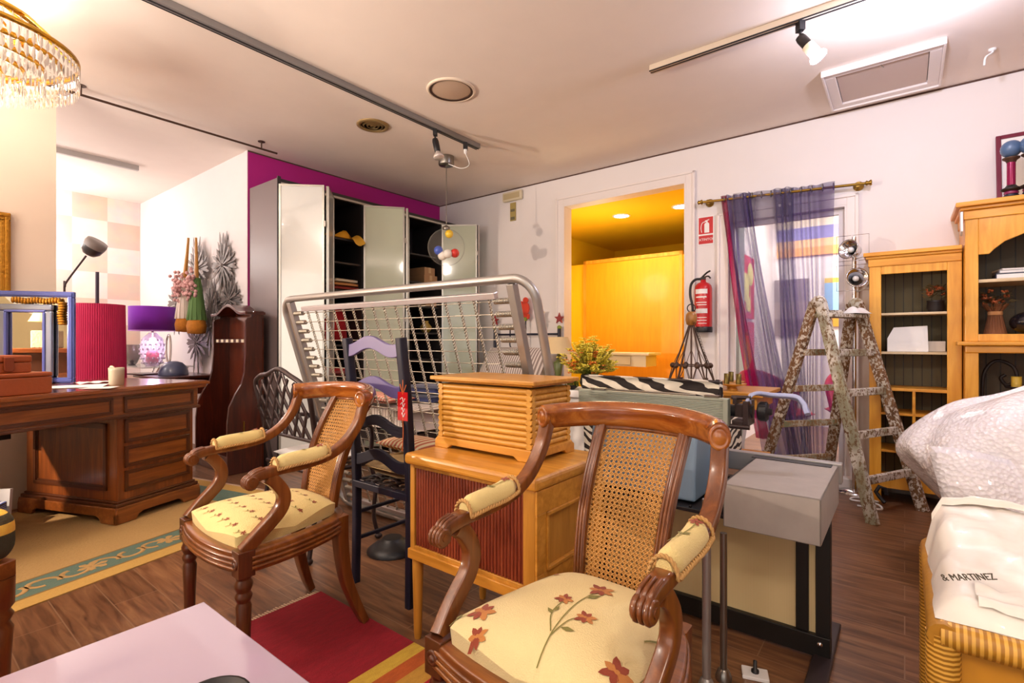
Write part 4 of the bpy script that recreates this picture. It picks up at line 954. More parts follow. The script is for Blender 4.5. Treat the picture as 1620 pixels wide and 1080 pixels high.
m.build('woven_seat', 'gunmetal', t)
t2 = thing('price_tag', 'red paper price tag tied to the ladder back chair', 'tag', ab(1.80, 1.385, 0) + AX * -.19 + Vector((0, 0, .895)), RZ)
MB().box(-.024, .036, -.046, -.044, -.115, 0).build('card', 'red', t2); 
m = MB()
for k in range(4): m.tube(spline([(-.008 + .004 * k, -.0475, -.03 - .02 * k), (.006, -.0475, -.022 - .02 * k), (.012, -.0475, -.04 - .02 * k), (.022, -.0475, -.025 - .02 * k)], 4), .0016, 5)
m.build('lettering', 'paper', t2)
m = MB()
for a in (-.018, 0, .02): m.tube([(.006, -.045, -.01), (.006 + a, -.044, .05 - abs(a))], .0016, 5)
m.tube(spline([(.006, -.046, -.10), (.01, -.046, -.16), (.004, -.046, -.24)], 5), .0018, 5); m.build('string', plain('orange string', '#d87032', .7), t2)
t = thing('floral_cushion', 'beige floral cushion resting on the woven seat of the ladder back chair', 'cushion', ab(1.81, 1.555, .475), RZ)
MB().pillow((0, 0, .055), .31, .27, .10, e=2.4).build('cushion_body', 'floral', t)
m = MB()
for k in range(9): a = k * .7; m.prism([(.02 + .028 * math.cos(a), .01 + .028 * math.sin(a)), (.02 + .04 * math.cos(a + .3), .01 + .04 * math.sin(a + .3)), (.02 + .028 * math.cos(a + .6), .01 + .028 * math.sin(a + .6))], .1045, .1055, 'z')
m.build('rose_motif', 'pet1', t)
t = thing('striped_cushion', 'cream and red striped cushion piled on the floral cushion', 'cushion', ab(1.84, 1.60, .582), RZ)
MB().pillow((0, 0, .035), .30, .20, .06, e=2.4).build('cushion_body', 'plaid', t)
# lattice chair
t = thing('lattice_chair', 'dark bronze metal garden chair with diamond lattice back', 'chair', Vector((-1.19, 2.70, 0)), math.atan2(-.35, .43))
m = MB()
out = spline([(-.26, .02, .44), (-.275, -.02, .70), (-.285, -.05, .86), (-.22, -.055, .91), (-.12, -.06, .925), (0, -.06, .955), (.12, -.06, .925), (.22, -.055, .89), (.285, -.05, .84), (.275, -.02, .70), (.26, .02, .44)], 8)
m.tube(out, .013, 10); m.tube([(-.27, -.02, .60), (.27, -.02, .60)], .010, 8); m.build('back_frame', 'gunmetal', t)
m = MB()
for i in range(-6, 7):
    for sg in (-1, 1):
        p = []
        for k in range(21):
            z = .60 + .34 * k / 20; x = i * .085 + sg * (z - .60) * .62
            lim = .27 if z < .85 else .27 - (z - .85) * 2.2
            if abs(x) < lim and z < .955 - abs(x) * .30: p.append((x, -.02 - .045 * min(1, (z - .6) / .25), z))
        if len(p) > 2: m.tube(p, 1, sec=RECT(.011, .003), ref=(0, -1, 0))
m.build('lattice', 'gunmetal', t)
m = MB(); m.tube([(-.25, 0, .43), (.25, 0, .43), (.25, .34, .43), (-.25, .34, .43)], .012, 8, closed=True)
for k in range(7): m.bar((-.24 + .08 * k, 0, .43), (-.24 + .08 * k, .34, .43), .02, .005)
m.build('seat', 'gunmetal', t)
for s in (-1, 1):
    MB().tube(spline([(s * .26, .02, .44), (s * .265, 0, .25), (s * .285, -.05, .012)], 6), .012, 8).build('leg', 'gunmetal', t)
    MB().tube(spline([(s * .25, .33, .43), (s * .26, .36, .30), (s * .255, .35, .14), (s * .265, .375, .012)], 6), .012, 8).build('leg', 'gunmetal', t)
    MB().tube(spline([(s * .275, -.02, .66), (s * .30, .10, .665), (s * .30, .27, .65), (s * .28, .32, .60), (s * .255, .33, .43)], 6), .012, 8).build('armrest', 'gunmetal', t)
    for x, y in ((.285, -.05), (.265, .375)): MB().ball((s * x, y, .016), .02, 10, r3=(.022, .022, .016)).build('foot', 'gunmetal', t)
t = MB().pillow((0, 0, .03), .44, .30, .05, e=4).build('seat_pad', 'paper', loc=Vector((-1.19, 2.70, .448)) + Vector((.106, .131, 0)), rot=(0, 0, math.atan2(-.35, .43))); tag(t, 'thin white seat pad on the lattice chair', 'cushion')
t = thing('bronze_chair_tag', 'small white tag hanging from the lattice chair back', 'tag', Vector((-.945, 2.44, .66)), RZ); t.name = 'paper_tag'
MB().box(-.022, .022, -.001, .001, -.05, .0).build('card', 'paper', t); MB().tube([(0, 0, 0), (0, .005, .05)], .0012, 5).build('string', 'paper', t)
# ------------------------------------------------------------------ spring bed base on its long side
th = -.307
t = thing('spring_bed_base', 'silver bed base of wire mesh and coil springs stood on edge', 'bed base', Vector((-1.155, 3.426, .02)), -.639)
SB = RX(.307)
L, Hh = 1.855, 1.40
def sp(x, z, y=0): return SB @ Vector((x, y, z))
m = MB(); r = .10
loop = [sp(r + (L - 2 * r) * k / 20, 0) for k in range(21)]
loop += [sp(L - r + r * math.sin(a), r - r * math.cos(a)) for a in [PI / 2 * k / 8 for k in range(1, 9)]]
loop += [sp(L, r + (Hh - 2 * r) * k / 12) for k in range(1, 13)]
loop += [sp(L - r + r * math.cos(a), Hh - r + r * math.sin(a)) for a in [PI / 2 * k / 8 for k in range(1, 9)]]
loop += [sp(L - r - (L - 2 * r) * k / 20, Hh) for k in range(1, 21)]
loop += [sp(r - r * math.sin(a), Hh - r + r * math.cos(a)) for a in [PI / 2 * k / 8 for k in range(1, 9)]]
loop += [sp(0, Hh - r - (Hh - 2 * r) * k / 12) for k in range(1, 13)]
loop += [sp(r - r * math.cos(a), r - r * math.sin(a)) for a in [PI / 2 * k / 8 for k in range(1, 8)]]
m.tube(loop, .019, 12, closed=True); m.build('tube_frame', 'steel', t)
for x in (.085, L - .108):
    m = MB(); m.box(x - .018, x + .018, -.018, .018, .03, Hh - .02, 0, SB); m.build('angle_bar', 'steel', t, bevel=.003)
for z in (.05, Hh - .065):
    m = MB(); m.box(.20, L - .20, -.014, .014, z - .014, z + .014, 0, SB); m.build('edge_bar', plain('pale steel bar', '#d5cfd2', .3, .6), t, bevel=.003)
nr, ncol = 22, 17
m = MB()
for i in range(nr + 1):
    z = .07 + (Hh - .16) * i / nr; m.tube([sp(.17, z), sp(L - .17, z)], .0022, 5)
for j in range(ncol):
    x = .24 + (L - .48) * j / (ncol - 1)
    for ph in (0, PI):
        P = []
        for k in range(nr * 10 + 1):
            z = .06 + (Hh - .13) * k / (nr * 10); a = k * 2 * PI / 5 + ph
            P.append(sp(x + .0055 * math.cos(a), z, .0055 * math.sin(a)))
        m.tube(P, .0029, 4)
    for i in range(nr + 1): m.ball(sp(x, .07 + (Hh - .16) * i / nr), .0062, 6)
m.build('wire_mesh', 'wire', t)
sm = MB(); coil = [(.085 * k / 90, .011 * math.cos(2 * PI * k / 9), .011 * math.sin(2 * PI * k / 9)) for k in range(91)]
sm.tube(coil, .0032, 5); sm.tube([(0, 0, 0), (.085, 0, 0)], .007, 6); sm.tube([(-.016, 0, 0), (.0, 0, 0)], .0025, 5); sm.tube([(.085, 0, 0), (.10, 0, 0)], .0025, 5)
s0 = sm.build('coil_spring', 'wire', t)
for i in range(nr + 1):
    z = .07 + (Hh - .16) * i / nr
    for side in (0, 1):
        if i == 0 and side == 0: c = s0
        else: c = s0.copy(); C.objects.link(c)
        c.parent = t; c.location = sp(.10 if side == 0 else L - .215, z); c.rotation_euler = (.307, 0, 0)
# ------------------------------------------------------------------ wardrobe
W0 = ab(4.275, 2.19, 0)
def wpt(x, y, z): return ab(4.275 - x, 2.19 + y, z)
t = thing('wardrobe', 'tall dark wardrobe with folding frosted glass doors along the magenta wall', 'wardrobe', W0, RZ)
MB().box(-.505, 0, 0, .022, 0, 2.514).build('side_panel', 'side', t, bevel=.002, label='grey brown end panel')
m = MB(); m.box(-.505, -.49, .022, 2.40, 0, 2.514); m.box(-.505, 0, .022, 2.40, 2.48, 2.514); m.box(-.505, 0, .022, 2.40, 0, .08)
for y in (.022, .86, 1.94, 2.38): m.box(-.49, 0, y, y + .022, .08, 2.48)
m.box(.0, .008, .0, .03, 0, 2.53); m.build('carcass', 'char', t)
m = MB(); m.box(-.03, .012, .03, 2.38, 2.462, 2.482); m.build('door_track', 'alu', t)
for y0, y1, zs in ((.045, .86, (.40, .74, 1.07, 1.60, 1.87, 2.10)), (.882, 1.94, (.5, .9, 1.2, 1.50, 1.77, 2.08))):
    for z in zs: MB().box(-.488, -.02, y0, y1, z - .018, z).build('shelf', 'char', t, bevel=.001)
def fold_door(p, q, gl):
    p = Vector((*p, 0)); q = Vector((*q, 0)); d = q - p; w = d.length; a = math.atan2(d.y, d.x)
    f = 0.016; m = MB()
    for x0, x1, z0, z1 in ((0, f, .05, 2.46), (w - f, w, .05, 2.46), (f, w - f, .05, .05 + f), (f, w - f, 2.46 - f, 2.46)): m.box(x0, x1, -.011, .011, z0, z1)
    o = m.build('door', 'alu', t, loc=p, rot=(0, 0, a)); MB().box(f, w - f, -.006, .006, .05 + f, 2.46 - f).build('glass_panel', gl, o)
    m = MB()
    for z in (.5, 1.3, 2.1): m.box(w - .006, w + .012, -.014, .014, z, z + .05)
    m.build('hinge', 'nickel', o)
for y, e, b, g in ((.012, (.285, .275), .535, 'frost_w'), (.875, (.265, .31 + .875), 1.45, 'frost'), (1.955, (.35, 2.19), 2.36, 'frost')):
    fold_door((.012, y), e, g); fold_door((e[0], e[1] + .03), (.012, b), g)
def ontag(o, label, cat, group=None): return tag(o, label, cat, group)
def crumple(name, label, cat, mat, x, y, z, w, d, h, seed, rz=0.0):
    r = random.Random(seed); k = [r.uniform(3, 9) for _ in range(4)]
    m = MB(); m.surf(lambda u, v: ((u - .5) * w, (v - .5) * d, max(.002, h * (.35 + .4 * math.sin(k[0] * u + k[1] * v) + .25 * math.sin(k[2] * v - k[3] * u)) * (math.sin(PI * u) * math.sin(PI * v)) ** .4)), 18, 14)
    m.surf(lambda u, v: ((u - .5) * w, (v - .5) * d, .0), 2, 2)
    o = m.build(name, mat, loc=wpt(x, y, z + .001), rot=(0, 0, RZ + rz)); return tag(o, label, cat)
crumple('yellow_cloth', 'crumpled yellow cloth on a high shelf of the wardrobe', 'cloth', plain('yellow cloth', '#e0a21c', .8), -.16, .67, 2.102, .30, .30, .16, 3)
m = MB(); m.surf(lambda u, v: (-.08 + .16 * u, .12 * v, .02 - .10 * u * u - .02 * math.sin(4 * v)), 10, 8); o = m.build('yellow_paper', plain('yellow paper', '#eab43a', .7), loc=wpt(.0, .73, 2.13), rot=(0, 0, RZ)); tag(o, 'yellow paper sheet hanging over the high wardrobe shelf', 'paper')
for i, (c, lb) in enumerate((('#8c2f24', 'dark red folded cloth at the bottom of the wardrobe textile stack'), ('#c58a52', 'tan folded cloth in the middle of the wardrobe textile stack'), ('#d9cdb4', 'cream folded cloth on top of the wardrobe textile stack'))):
    o = MB().pillow((0, 0, .0), .34, .30 - .02 * i, .036, e=8, edge=.6).build('folded_cloth', plain('folded ' + c, c, .9, var=.1), loc=wpt(-.19, .69, 1.602 + .019 + .037 * i), rot=(0, 0, RZ + .05 * i)); tag(o, lb, 'cloth', 'folded textiles in the wardrobe')
o = MB().pillow((0, 0, 0), .36, .36, .14, e=2.6).build('red_cushion', 'redcloth', loc=wpt(-.24, .66, 1.285), rot=(PI / 2 - .12, 0, RZ + PI / 2)); tag(o, 'red cushion standing on a wardrobe shelf behind the spring base', 'cushion')
o = MB().pillow((0, 0, 0), .36, .32, .09, e=5).build('red_blanket', 'redcloth', loc=wpt(-.22, .66, .745 + .05), rot=(0, 0, RZ)); tag(o, 'red folded blanket on the lower wardrobe shelf', 'blanket')
for i, (y, z, w, d, h, lb) in enumerate(((1.81, 1.771, .28, .20, .085, 'brown cardboard box, lower of two on the right wardrobe shelf'), (1.80, 1.8575, .25, .17, .09, 'brown cardboard box, upper of two on the right wardrobe shelf'), (1.81, 1.501, .26, .18, .10, 'brown cardboard box alone on the wardrobe shelf below the pair'))):
    t3 = thing('cardboard_box', lb, 'box', wpt(-.16, y, z), RZ + .06 * i, 'cardboard boxes in the wardrobe')
    MB().box(-w / 2, w / 2, -d / 2, d / 2, 0, h).build('carton', 'cardboard', t3, bevel=.003); MB().box(-w / 2 - .0005, w / 2 + .0005, -.02, .02, h * .3, h + .0006).build('tape', plain('tape%d' % i, '#c9ab80', .5), t3)
t3 = thing('yellow_ornament', 'small pale yellow ornament on the right wardrobe shelf', 'ornament', wpt(-.16, 1.86, 1.201), RZ); MB().lathe([(.03, 0), (.06, .03), (.07, .07), (.03, .12), (.035, .14), (.0001, .14)], 16).build('ornament_body', plain('pale yellow glaze', '#b9a04a', .4), t3)
# ------------------------------------------------------------------ bed with its painted iron headboard
t = thing('single_bed', 'single bed with dark frame and star topped iron headboard', 'bed', ab(3.345, 2.5, 0), RZ)
MB().pillow((0, 1.0, .49), .88, 1.96, .20, e=9, edge=.75).build('mattress', 'mattress', t)
m = MB()
for x in (-.445, .445): m.box(x - .012, x + .012, .0, 2.02, .30, .40)
m.box(-.445, .445, 0, .025, .30, .40); m.box(-.445, .445, 2.0, 2.02, .30, .39)
for k in range(9): m.box(-.43, .43, .1 + .22 * k, .16 + .22 * k, .385, .40)
m.build('bed_frame', 'iron', t)
for x in (-.43, .43): MB().bar((x, .03, 0), (x, .03, .39), .035).build('leg', 'iron', t)
for x in (-.445, .445): MB().tube([(x, 2.045, 0), (x, 2.045, 1.235)], .019, 12).build('headboard_post', 'navy', t)
for z in (1.18, .62): MB().tube([(-.445, 2.045, z), (.445, 2.045, z)], .011, 8).build('headboard_rail', 'navy', t)
m = MB()
for s in (-1, 1): m.tube(spline([(s * .22, 2.045, 1.27), (s * .22, 2.045, 1.12), (s * .22, 2.045, 1.05), (s * .16 , 2.045, .95), (s * .27, 2.045, .84), (s * .30, 2.045, .74), (s * .22, 2.045, .66)], 6), .008, 8)
m.tube([(0, 2.045, .62), (0, 2.045, 1.34)], .009, 8); m.build('headboard_scrolls', 'navy', t)
def starpoly(r, n=5, k=.42, a0=PI / 2): return [((r if i % 2 == 0 else r * k) * math.cos(a0 + PI * i / n), (r if i % 2 == 0 else r * k) * math.sin(a0 + PI * i / n)) for i in range(2 * n)]
for x in (-.445, .445):
    m = MB(); m.prism([(x + a, 1.345 + b) for a, b in starpoly(.062)], 2.036, 2.054, 'y'); m.build('star_finial', plain('dark red star', '#8e1f22', .5), t)
for x, z in ((-.445, 1.25), (.445, 1.25), (-.22, 1.28), (0, 1.35), (.22, 1.28)): MB().ball((x, 2.045, z), .024).build('green_bead', 'leafg', t)
m = MB()
for x, z, rx, rz in ((0, 1.47, .05, .07), (0, 1.56, .034, .034), (-.055, 1.525, .02, .028), (.0, 1.40, .03, .03), (.035, 1.38, .018, .03), (-.035, 1.38, .018, .03)): m.lathe([(1, -.009), (1, .009)], 18, X=T(x, 2.045, z) @ RX(PI / 2) @ Matrix.Diagonal((rx, rz, 1, 1)))
m.build('red_figure_finial', plain('vermilion', '#cf3a1e', .5), t)
arc = [(.05 * math.cos(a), .065 * math.sin(a)) for a in [math.radians(100 + 200 * k / 12) for k in range(13)]] + [(.035 + .055 * math.cos(a) * .75, .052 * math.sin(a)) for a in [math.radians(255 - 150 * k / 12) for k in range(13)]]
m = MB(); m.prism([(.24 + a, 1.37 + b) for a, b in arc], 2.037, 2.053, 'y', X=T(0, 0, 0)); m.build('moon_finial', 'cream', t)
MB().lathe([(.036, -.008), (.036, .008)], 18, X=T(-.20, 2.045, .93) @ RX(PI / 2)).build('red_disc', 'red', t)
m = MB()
for s in (-1, 1): m.lathe([(1, -.006), (1, .006)], 20, X=T(s * .2, 2.046, .80) @ RX(PI / 2) @ Matrix.Diagonal((.09, .13, 1, 1)))
m.build('cream_plate', 'cream', t)
t = MB().pillow((0, 0, 0), .82, .46, .22, e=2.6).build('striped_pillow', 'bed_str', loc=ab(3.30, 4.24, .84), rot=(.95, 0, RZ)); tag(t, 'grey striped pillow leaning on the iron headboard', 'pillow')
for i, (lb, z, w) in enumerate((('navy folded blanket, lower of two on the bed', .592 + .035, .42), ('navy folded blanket, upper of two on the bed', .592 + .105, .36))):
    o = MB().pillow((0, 0, 0), w, .34, .068, e=6, edge=.6).build('folded_blanket', 'navyc', loc=ab(3.22, 2.98, z), rot=(0, 0, RZ + .25 * i)); tag(o, lb, 'blanket', 'navy blankets on the bed')
o = MB().pillow((0, 0, 0), .3, .22, .05, e=5).build('orange_cloth', plain('orange cloth', '#c9531e', .9), loc=ab(3.63, 2.98, .592 + .03), rot=(0, 0, RZ + .3)); tag(o, 'small orange folded cloth beside the navy blankets', 'cloth')
o = MB().pillow((0, 0, 0), .62, .27, .07, e=5).build('patchwork_throw', repeat_stripes('coral patchwork', '#d9695a', '#e8c9b0', 9, 'X', .9, 2), loc=ab(3.5, 2.66, .592 + .04), rot=(0, 0, RZ)); tag(o, 'coral striped folded throw at the foot of the bed', 'throw')
# bedside table and lamp
t = thing('bedside_table', 'small plain bedside table half hidden beside the bed', 'table', ab(2.50, 3.90, 0), RZ)
MB().lathe([(.18, .56), (.19, .565), (.19, .58), (.0001, .58)], 24).build('top', 'oak', t); MB().lathe([(.12, 0), (.03, .03), (.025, .3), (.03, .56)], 16).build('pedestal', 'oak_z', t)
t = thing('bedside_lamp', 'bedside lamp with cream shade and twisted green base', 'lamp', ab(2.50, 3.90, .581), RZ)
P = [(.055, 0), (.05, .02), (.028, .05), (.034, .12), (.022, .19), (.032, .24), (.045, .33), (.02, .345), (.012, .36), (.012, .43)]
MB().lathe(P, 14).build('base', plain('moss green ceramic', '#5f6a3a', .4, var=.2), t)
m = MB(); m.lathe([(.15, .41), (.148, .415), (.09, .56)], 28, cap=False); o = m.build('lamp_shade', cloth('cream shade', '#d9c092'), t)
# ------------------------------------------------------------------ pedestal with flowers
t = thing('display_plinth', 'white square plinth carrying the yellow flower arrangement', 'plinth', ab(1.68, 2.94, 0), RZ)
MB().box(-.12, .12, -.12, .12, 0, .74).build('column', 'paper', t, bevel=.004); MB().box(-.14, .14, -.14, .14, .74, .785).build('cap', 'paper', t, bevel=.004)
t = thing('flower_arrangement', 'dried yellow and orange flower arrangement in a dark pot on the white plinth', 'flowers', ab(1.66, 2.98, .786), RZ)
MB().lathe([(.05, 0), (.07, .04), (.06, .09), (.05, .10), (.045, .09), (.0001, .02)], 18).build('pot', 'iron', t)
rr = random.Random(5)
m = MB(); m2 = MB(); m3 = MB()
def sprig(m, p, d, n, w, mat=0):
    for k in range(n):
        q = p + d * (k / n); a = rr.uniform(0, 6.28); e = Vector((math.cos(a), math.sin(a), rr.uniform(-.2, .8))) * rr.uniform(.025, .045); s = Vector((-e.y, e.x, 0)).normalized() * w
        m.add([q, q + e * .5 + s, q + e, q + e * .5 - s], [(0, 1, 2, 3)], mat)
for i in range(120):
    a = rr.uniform(0, 6.28); e = rr.uniform(.15, 1.45); L = rr.uniform(.14, .27) * (.7 + .3 * math.sin(e))
    d = Vector((math.cos(a) * math.cos(e) * 1.0, math.sin(a) * math.cos(e) * 1.0, math.sin(e) * .95)) * L
    p0 = Vector((0, 0, .08)); m.tube([p0, p0 + d * .5 + Vector((0, 0, .01)), p0 + d], .0012, 4, 0)
    sprig(m, p0 + d * .25, d * .7, 9, .006, 0)
    if e > .25 or rr.random() < .6:
        for k in range(8):
            q = p0 + d * rr.uniform(.7, 1.08); r = rr.uniform(.012, .023)
            for j in range(5): b = 2 * PI * j / 5 + i; m2.add([q, q + Vector((r * math.cos(b - .4), r * math.sin(b - .4), r * .6)), q + Vector((1.5 * r * math.cos(b), 1.5 * r * math.sin(b), r * .3)), q + Vector((r * math.cos(b + .4), r * math.sin(b + .4), r * .6))], [(0, 1, 2, 3)], 0)
for cx, cy in ((-.05, -.12), (.09, -.10), (.05, .02), (-.10, .03)):
    for i in range(20):
        q = Vector((cx + rr.gauss(0, .02), cy + rr.gauss(0, .02), .10 + rr.uniform(0, .15))); r = rr.uniform(.010, .018)
        for j in range(5): b = 2 * PI * j / 5 + i; m3.add([q, q + Vector((r * math.cos(b - .5), r * math.sin(b - .5), r * .6)), q + Vector((1.4 * r * math.cos(b), 1.4 * r * math.sin(b), 0)), q + Vector((r * math.cos(b + .5), r * math.sin(b + .5), r * .6))], [(0, 1, 2, 3)], 0)
for mm, nm, mt in ((m, 'foliage', 'leafg'), (m2, 'yellow_blossom', 'petal_y'), (m3, 'orange_blossom', 'petal_o')):
    o = mm.build(nm, mt, t); o['kind'] = 'stuff'
t = thing('moss_bowl', 'small bowl of moss and twigs at the edge of the white plinth', 'bowl', ab(1.73, 2.86, .786), RZ)
MB().lathe([(.02, 0), (.045, .02), (.05, .028), (.0001, .024)], 14).build('bowl_body', 'iron', t); m = MB()
for i in range(70): a = rr.uniform(0, 6.28); q = Vector((rr.uniform(0, .05) * math.cos(a), rr.uniform(0, .05) * math.sin(a), rr.uniform(.022, .045))); sprig(m, q, Vector((0, 0, .01)), 2, .007)
o = m.build('moss', 'leafg', t); o['kind'] = 'stuff'
# ------------------------------------------------------------------ pine table with iron candelabra
t = thing('pine_side_table', 'plain pine table behind the zebra chair', 'table', ab(.98, 3.42, 0), RZ)
MB().box(-.34, .34, -.26, .26, .775, .80).build('table_top', 'oak', t, bevel=.004); MB().box(-.30, .30, -.22, .22, .70, .775).build('apron', 'oak', t)
for x in (-.29, .29):
    for y in (-.21, .21): MB().bar((x, y, 0), (x, y, .70), .045).build('leg', 'oak_z', t)
MB().box(-.29, .29, -.21, .21, .36, .38).build('lower_shelf', 'oak', t, bevel=.003)
t = thing('iron_candelabra', 'brown iron cone shaped candelabra with wooden bead and ring, on the pine table', 'candelabra', ab(1.09, 3.29, .801), RZ)
m = MB(); m.tube([(.026 * math.cos(a), 0, .515 + .026 * math.sin(a)) for a in [2 * PI * k / 18 for k in range(18)]], .0035, 6, closed=True); m.build('hanging_ring', 'iron', t)
MB().lathe([(.012, .40), (.03, .41), (.036, .44), (.033, .475), (.018, .492), (.0001, .492)], 18).build('wooden_bead', wood('turned bead', '#8a5a22', '#b57c38', axis='z', scale=2), t)
for k in range(10):
    a = 2 * PI * k / 10; m = MB(); c, s = math.cos(a), math.sin(a)
    m.tube([(.012 * c, .012 * s, .41), (.085 * c, .085 * s, .20), (.155 * c, .155 * s, .012)], .0052, 6); m.build('rod', 'rust', t)
for k in range(10):
    a = 2 * PI * k / 10 + .31; MB().ball((.115 * math.cos(a), .115 * math.sin(a), .145), .018, 10).build('rust_bead', 'rust', t)
m = MB()
for rr_, z in ((.155, .012), (.115, .145)): m.tube([(rr_ * math.cos(2 * PI * k / 36), rr_ * math.sin(2 * PI * k / 36), z) for k in range(36)], .0045, 6, closed=True)
for k in range(10):
    a = 2 * PI * k / 10; b = a + .31; m.tube([(.115 * math.cos(b), .115 * math.sin(b), .145), (.155 * math.cos(a), .155 * math.sin(a), .012)], .0025, 5); m.tube([(.115 * math.cos(b), .115 * math.sin(b), .145), (.15 * math.cos(b + .3), .15 * math.sin(b + .3), .03)], .0025, 5); m.tube([(.115 * math.cos(b), .115 * math.sin(b), .145), (.07 * math.cos(a), .07 * math.sin(a), .25)], .002, 5)
m.build('hoops', 'rust', t)
for k in range(6):
    a = 2 * PI * k / 6 + .2; MB().lathe([(.018, 0), (.018, .004), (.012, .006), (.012, .045), (.010, .045), (.010, .01), (.0001, .01)], 12, c=(.158 * math.cos(a), .158 * math.sin(a), .012)).build('candle_cup', 'rust', t)
m = MB()
for i in range(16):
    f = i / 15; p = Vector((.03 + .10 * f, -.03 - .05 * f, .41 - .26 * f)); m.tube([p + Vector((.007 * math.cos(a), (.004 if i % 2 else .0) * math.sin(a), .011 * math.sin(a))) for a in [2 * PI * k / 10 for k in range(10)]], .0014, 4, closed=True)
m.build('chain', 'iron', t)
for lb, a, b in (('wooden dish with two brass candle cups on the pine table, beside the candelabra', .84, 3.30), ('second wooden dish with brass candle cup, behind the first on the pine table', .90, 3.50)):
    t = thing('candle_dish', lb, 'candle holder', ab(a, b, .801), RZ, 'wooden candle dishes')
    MB().lathe([(.03, 0), (.025, .012), (.02, .02), (.075, .032), (.082, .040), (.07, .038), (.0001, .034)], 20).build('dish', 'oak', t)
    for x in ((-.035, .035) if '.30' in str(b) or b == 3.30 else (0,)): MB().lathe([(.016, .036), (.016, .10), (.013, .10), (.013, .05), (.0001, .05)], 14, c=(x, .0, 0)).build('candle_cup', 'oldbrass', t)
# ------------------------------------------------------------------ ladder
ld = Vector((.902, .433, 0)); f2 = Vector((2.173, 3.037, 0)); f3 = Vector((2.668, 3.275, 0)); f1 = Vector((1.827, 3.759, 0)); f4 = Vector((2.385, 3.83, 0))
aL = Vector((2.035, 3.326, 1.36)); aR = Vector((2.40, 3.50, 1.36))
base = Vector((2.2, 3.4, 0))
t = thing('step_ladder', 'old wooden step ladder spattered with white paint, standing by the glass door', 'ladder', base, 0)
R_ = lambda v: v - base
for nm, p, q, mt in (('front_rail', aL, f2, 'paint2'), ('rear_rail', aL + Vector((-.01, .045, 0)), f1, 'paint1'), ('front_rail', aR, f3, 'paint1'), ('rear_rail', aR + Vector((-.01, .045, 0)), f4, 'paint1')):
    m = MB(); m.tube([R_(p) + Vector((0, 0, .0)), R_(p.lerp(q, .5)), R_(q)], 1, sec=RRECT(.033, .019, .25), ref=ld, smooth=False); m.build(nm, mt, t)
for p in (aL, aR):
    m = MB(); c = R_(p) + Vector((0, .02, .0)); m.ball(c, .05, 12, r3=(.045, .05, .045)); m.build('rail_cap', 'paint2', t)
for z, mt in ((.243, 'paint2'), (.511, 'paint2'), (.771, 'paint2'), (1.026, 'paint2')):
    k = 1 - z / 1.36; MB().tube([R_(aL.lerp(f2, k)), R_(aR.lerp(f3, k))], 1, sec=RRECT(.016, .024, .3), ref=(0, 0, 1), smooth=False).build('rung', mt, t)
    MB().tube([R_(aL.lerp(f1, k)), R_(aR.lerp(f4, k))], 1, sec=RRECT(.014, .022, .3), ref=(0, 0, 1), smooth=False).build('rung', 'paint3', t)
c = R_((aL + aR) / 2); m = MB(); m.box(-.20, .20, -.075, .065, -.012, .012, 0, T(c.x, c.y - .01, 1.272) @ RZm(math.atan2(.433, .902))); m.build('top_step', 'paint2', t, bevel=.003)
o = MB().surf(lambda u, v: (.09 * (u - .5) * 2, .055 * (v - .5) * 2, .05 * math.sin(PI * u) * math.sin(PI * v) * (1 + .4 * math.sin(9 * u))), 14, 10).build('paint_rag', 'paper', loc=base + Vector((c.x + .11, c.y - .005, 1.2885)), rot=(0, 0, .4)); tag(o, 'white crumpled rag on the top step of the ladder', 'rag')
o = MB().lathe([(.055, 0), (.06, .02), (.055, .022), (.05, .008), (.0001, .004)], 18).build('paint_saucer', 'paint2', loc=base + Vector((c.x - .06, c.y - .03, 1.286))); tag(o, 'paint spattered saucer lying on the top step of the ladder', 'saucer')
# ------------------------------------------------------------------ chrome twin lamp
t = thing('chrome_floor_lamp', 'chrome floor lamp with two round spotlight heads beside the pine bookcase', 'lamp', ab(.29, 4.42, 0), RZ)
MB().lathe([(.10, 0), (.10, .012), (.02, .025), (.0001, .03)], 22).build('base', 'chrome', t); MB().tube([(0, 0, .02), (0, 0, 1.86)], .014, 12).build('pole', 'chrome', t)
for z, yw in ((1.76, -.5), (1.55, .35)):
    X = T(0, 0, z) @ RZm(yw) @ T(0, -.02, 0) @ RX(PI / 2 - .15)
    o = MB().lathe([(.02, -.05), (.042, -.04), (.055, .0), (.066, .04), (.072, .05), (.064, .05), (.046, .018), (.02, .0), (.0001, -.005)], 24, X=X).build('lamp_head', 'chrome', t)
    MB().ball((0, 0, .015), .022, 10, X=X).build('bulb', 'paper', o)
    m = MB(); m.tube([(-.095, .11, z - .09), (-.095, .11, z + .09), (.095, .11, z + .09), (.095, .11, z - .09)], .0025, 5, closed=True, X=T(0, -.24, 0)); m.build('barn_frame', 'chrome', o)
MB().tube(spline([(.0, .02, 1.7), (.10, .03, 1.72), (.13, .03, 1.62), (.08, .03, 1.50), (.01, .02, 1.46)], 6), .006, 8).build('cable', 'paper', t)
o = MB().tube([Vector((p.x, p.y, .008)) for p in spline([(2.30, 3.36, 0), (2.40, 3.28, 0), (2.45, 3.40, 0), (2.34, 3.48, 0), (2.42, 3.54, 0), (2.50, 3.44, 0)], 8)], .006, 8).build('white_cable', 'paper'); tag(o, 'white cable coiled loosely on the floor under the ladder', 'cable')
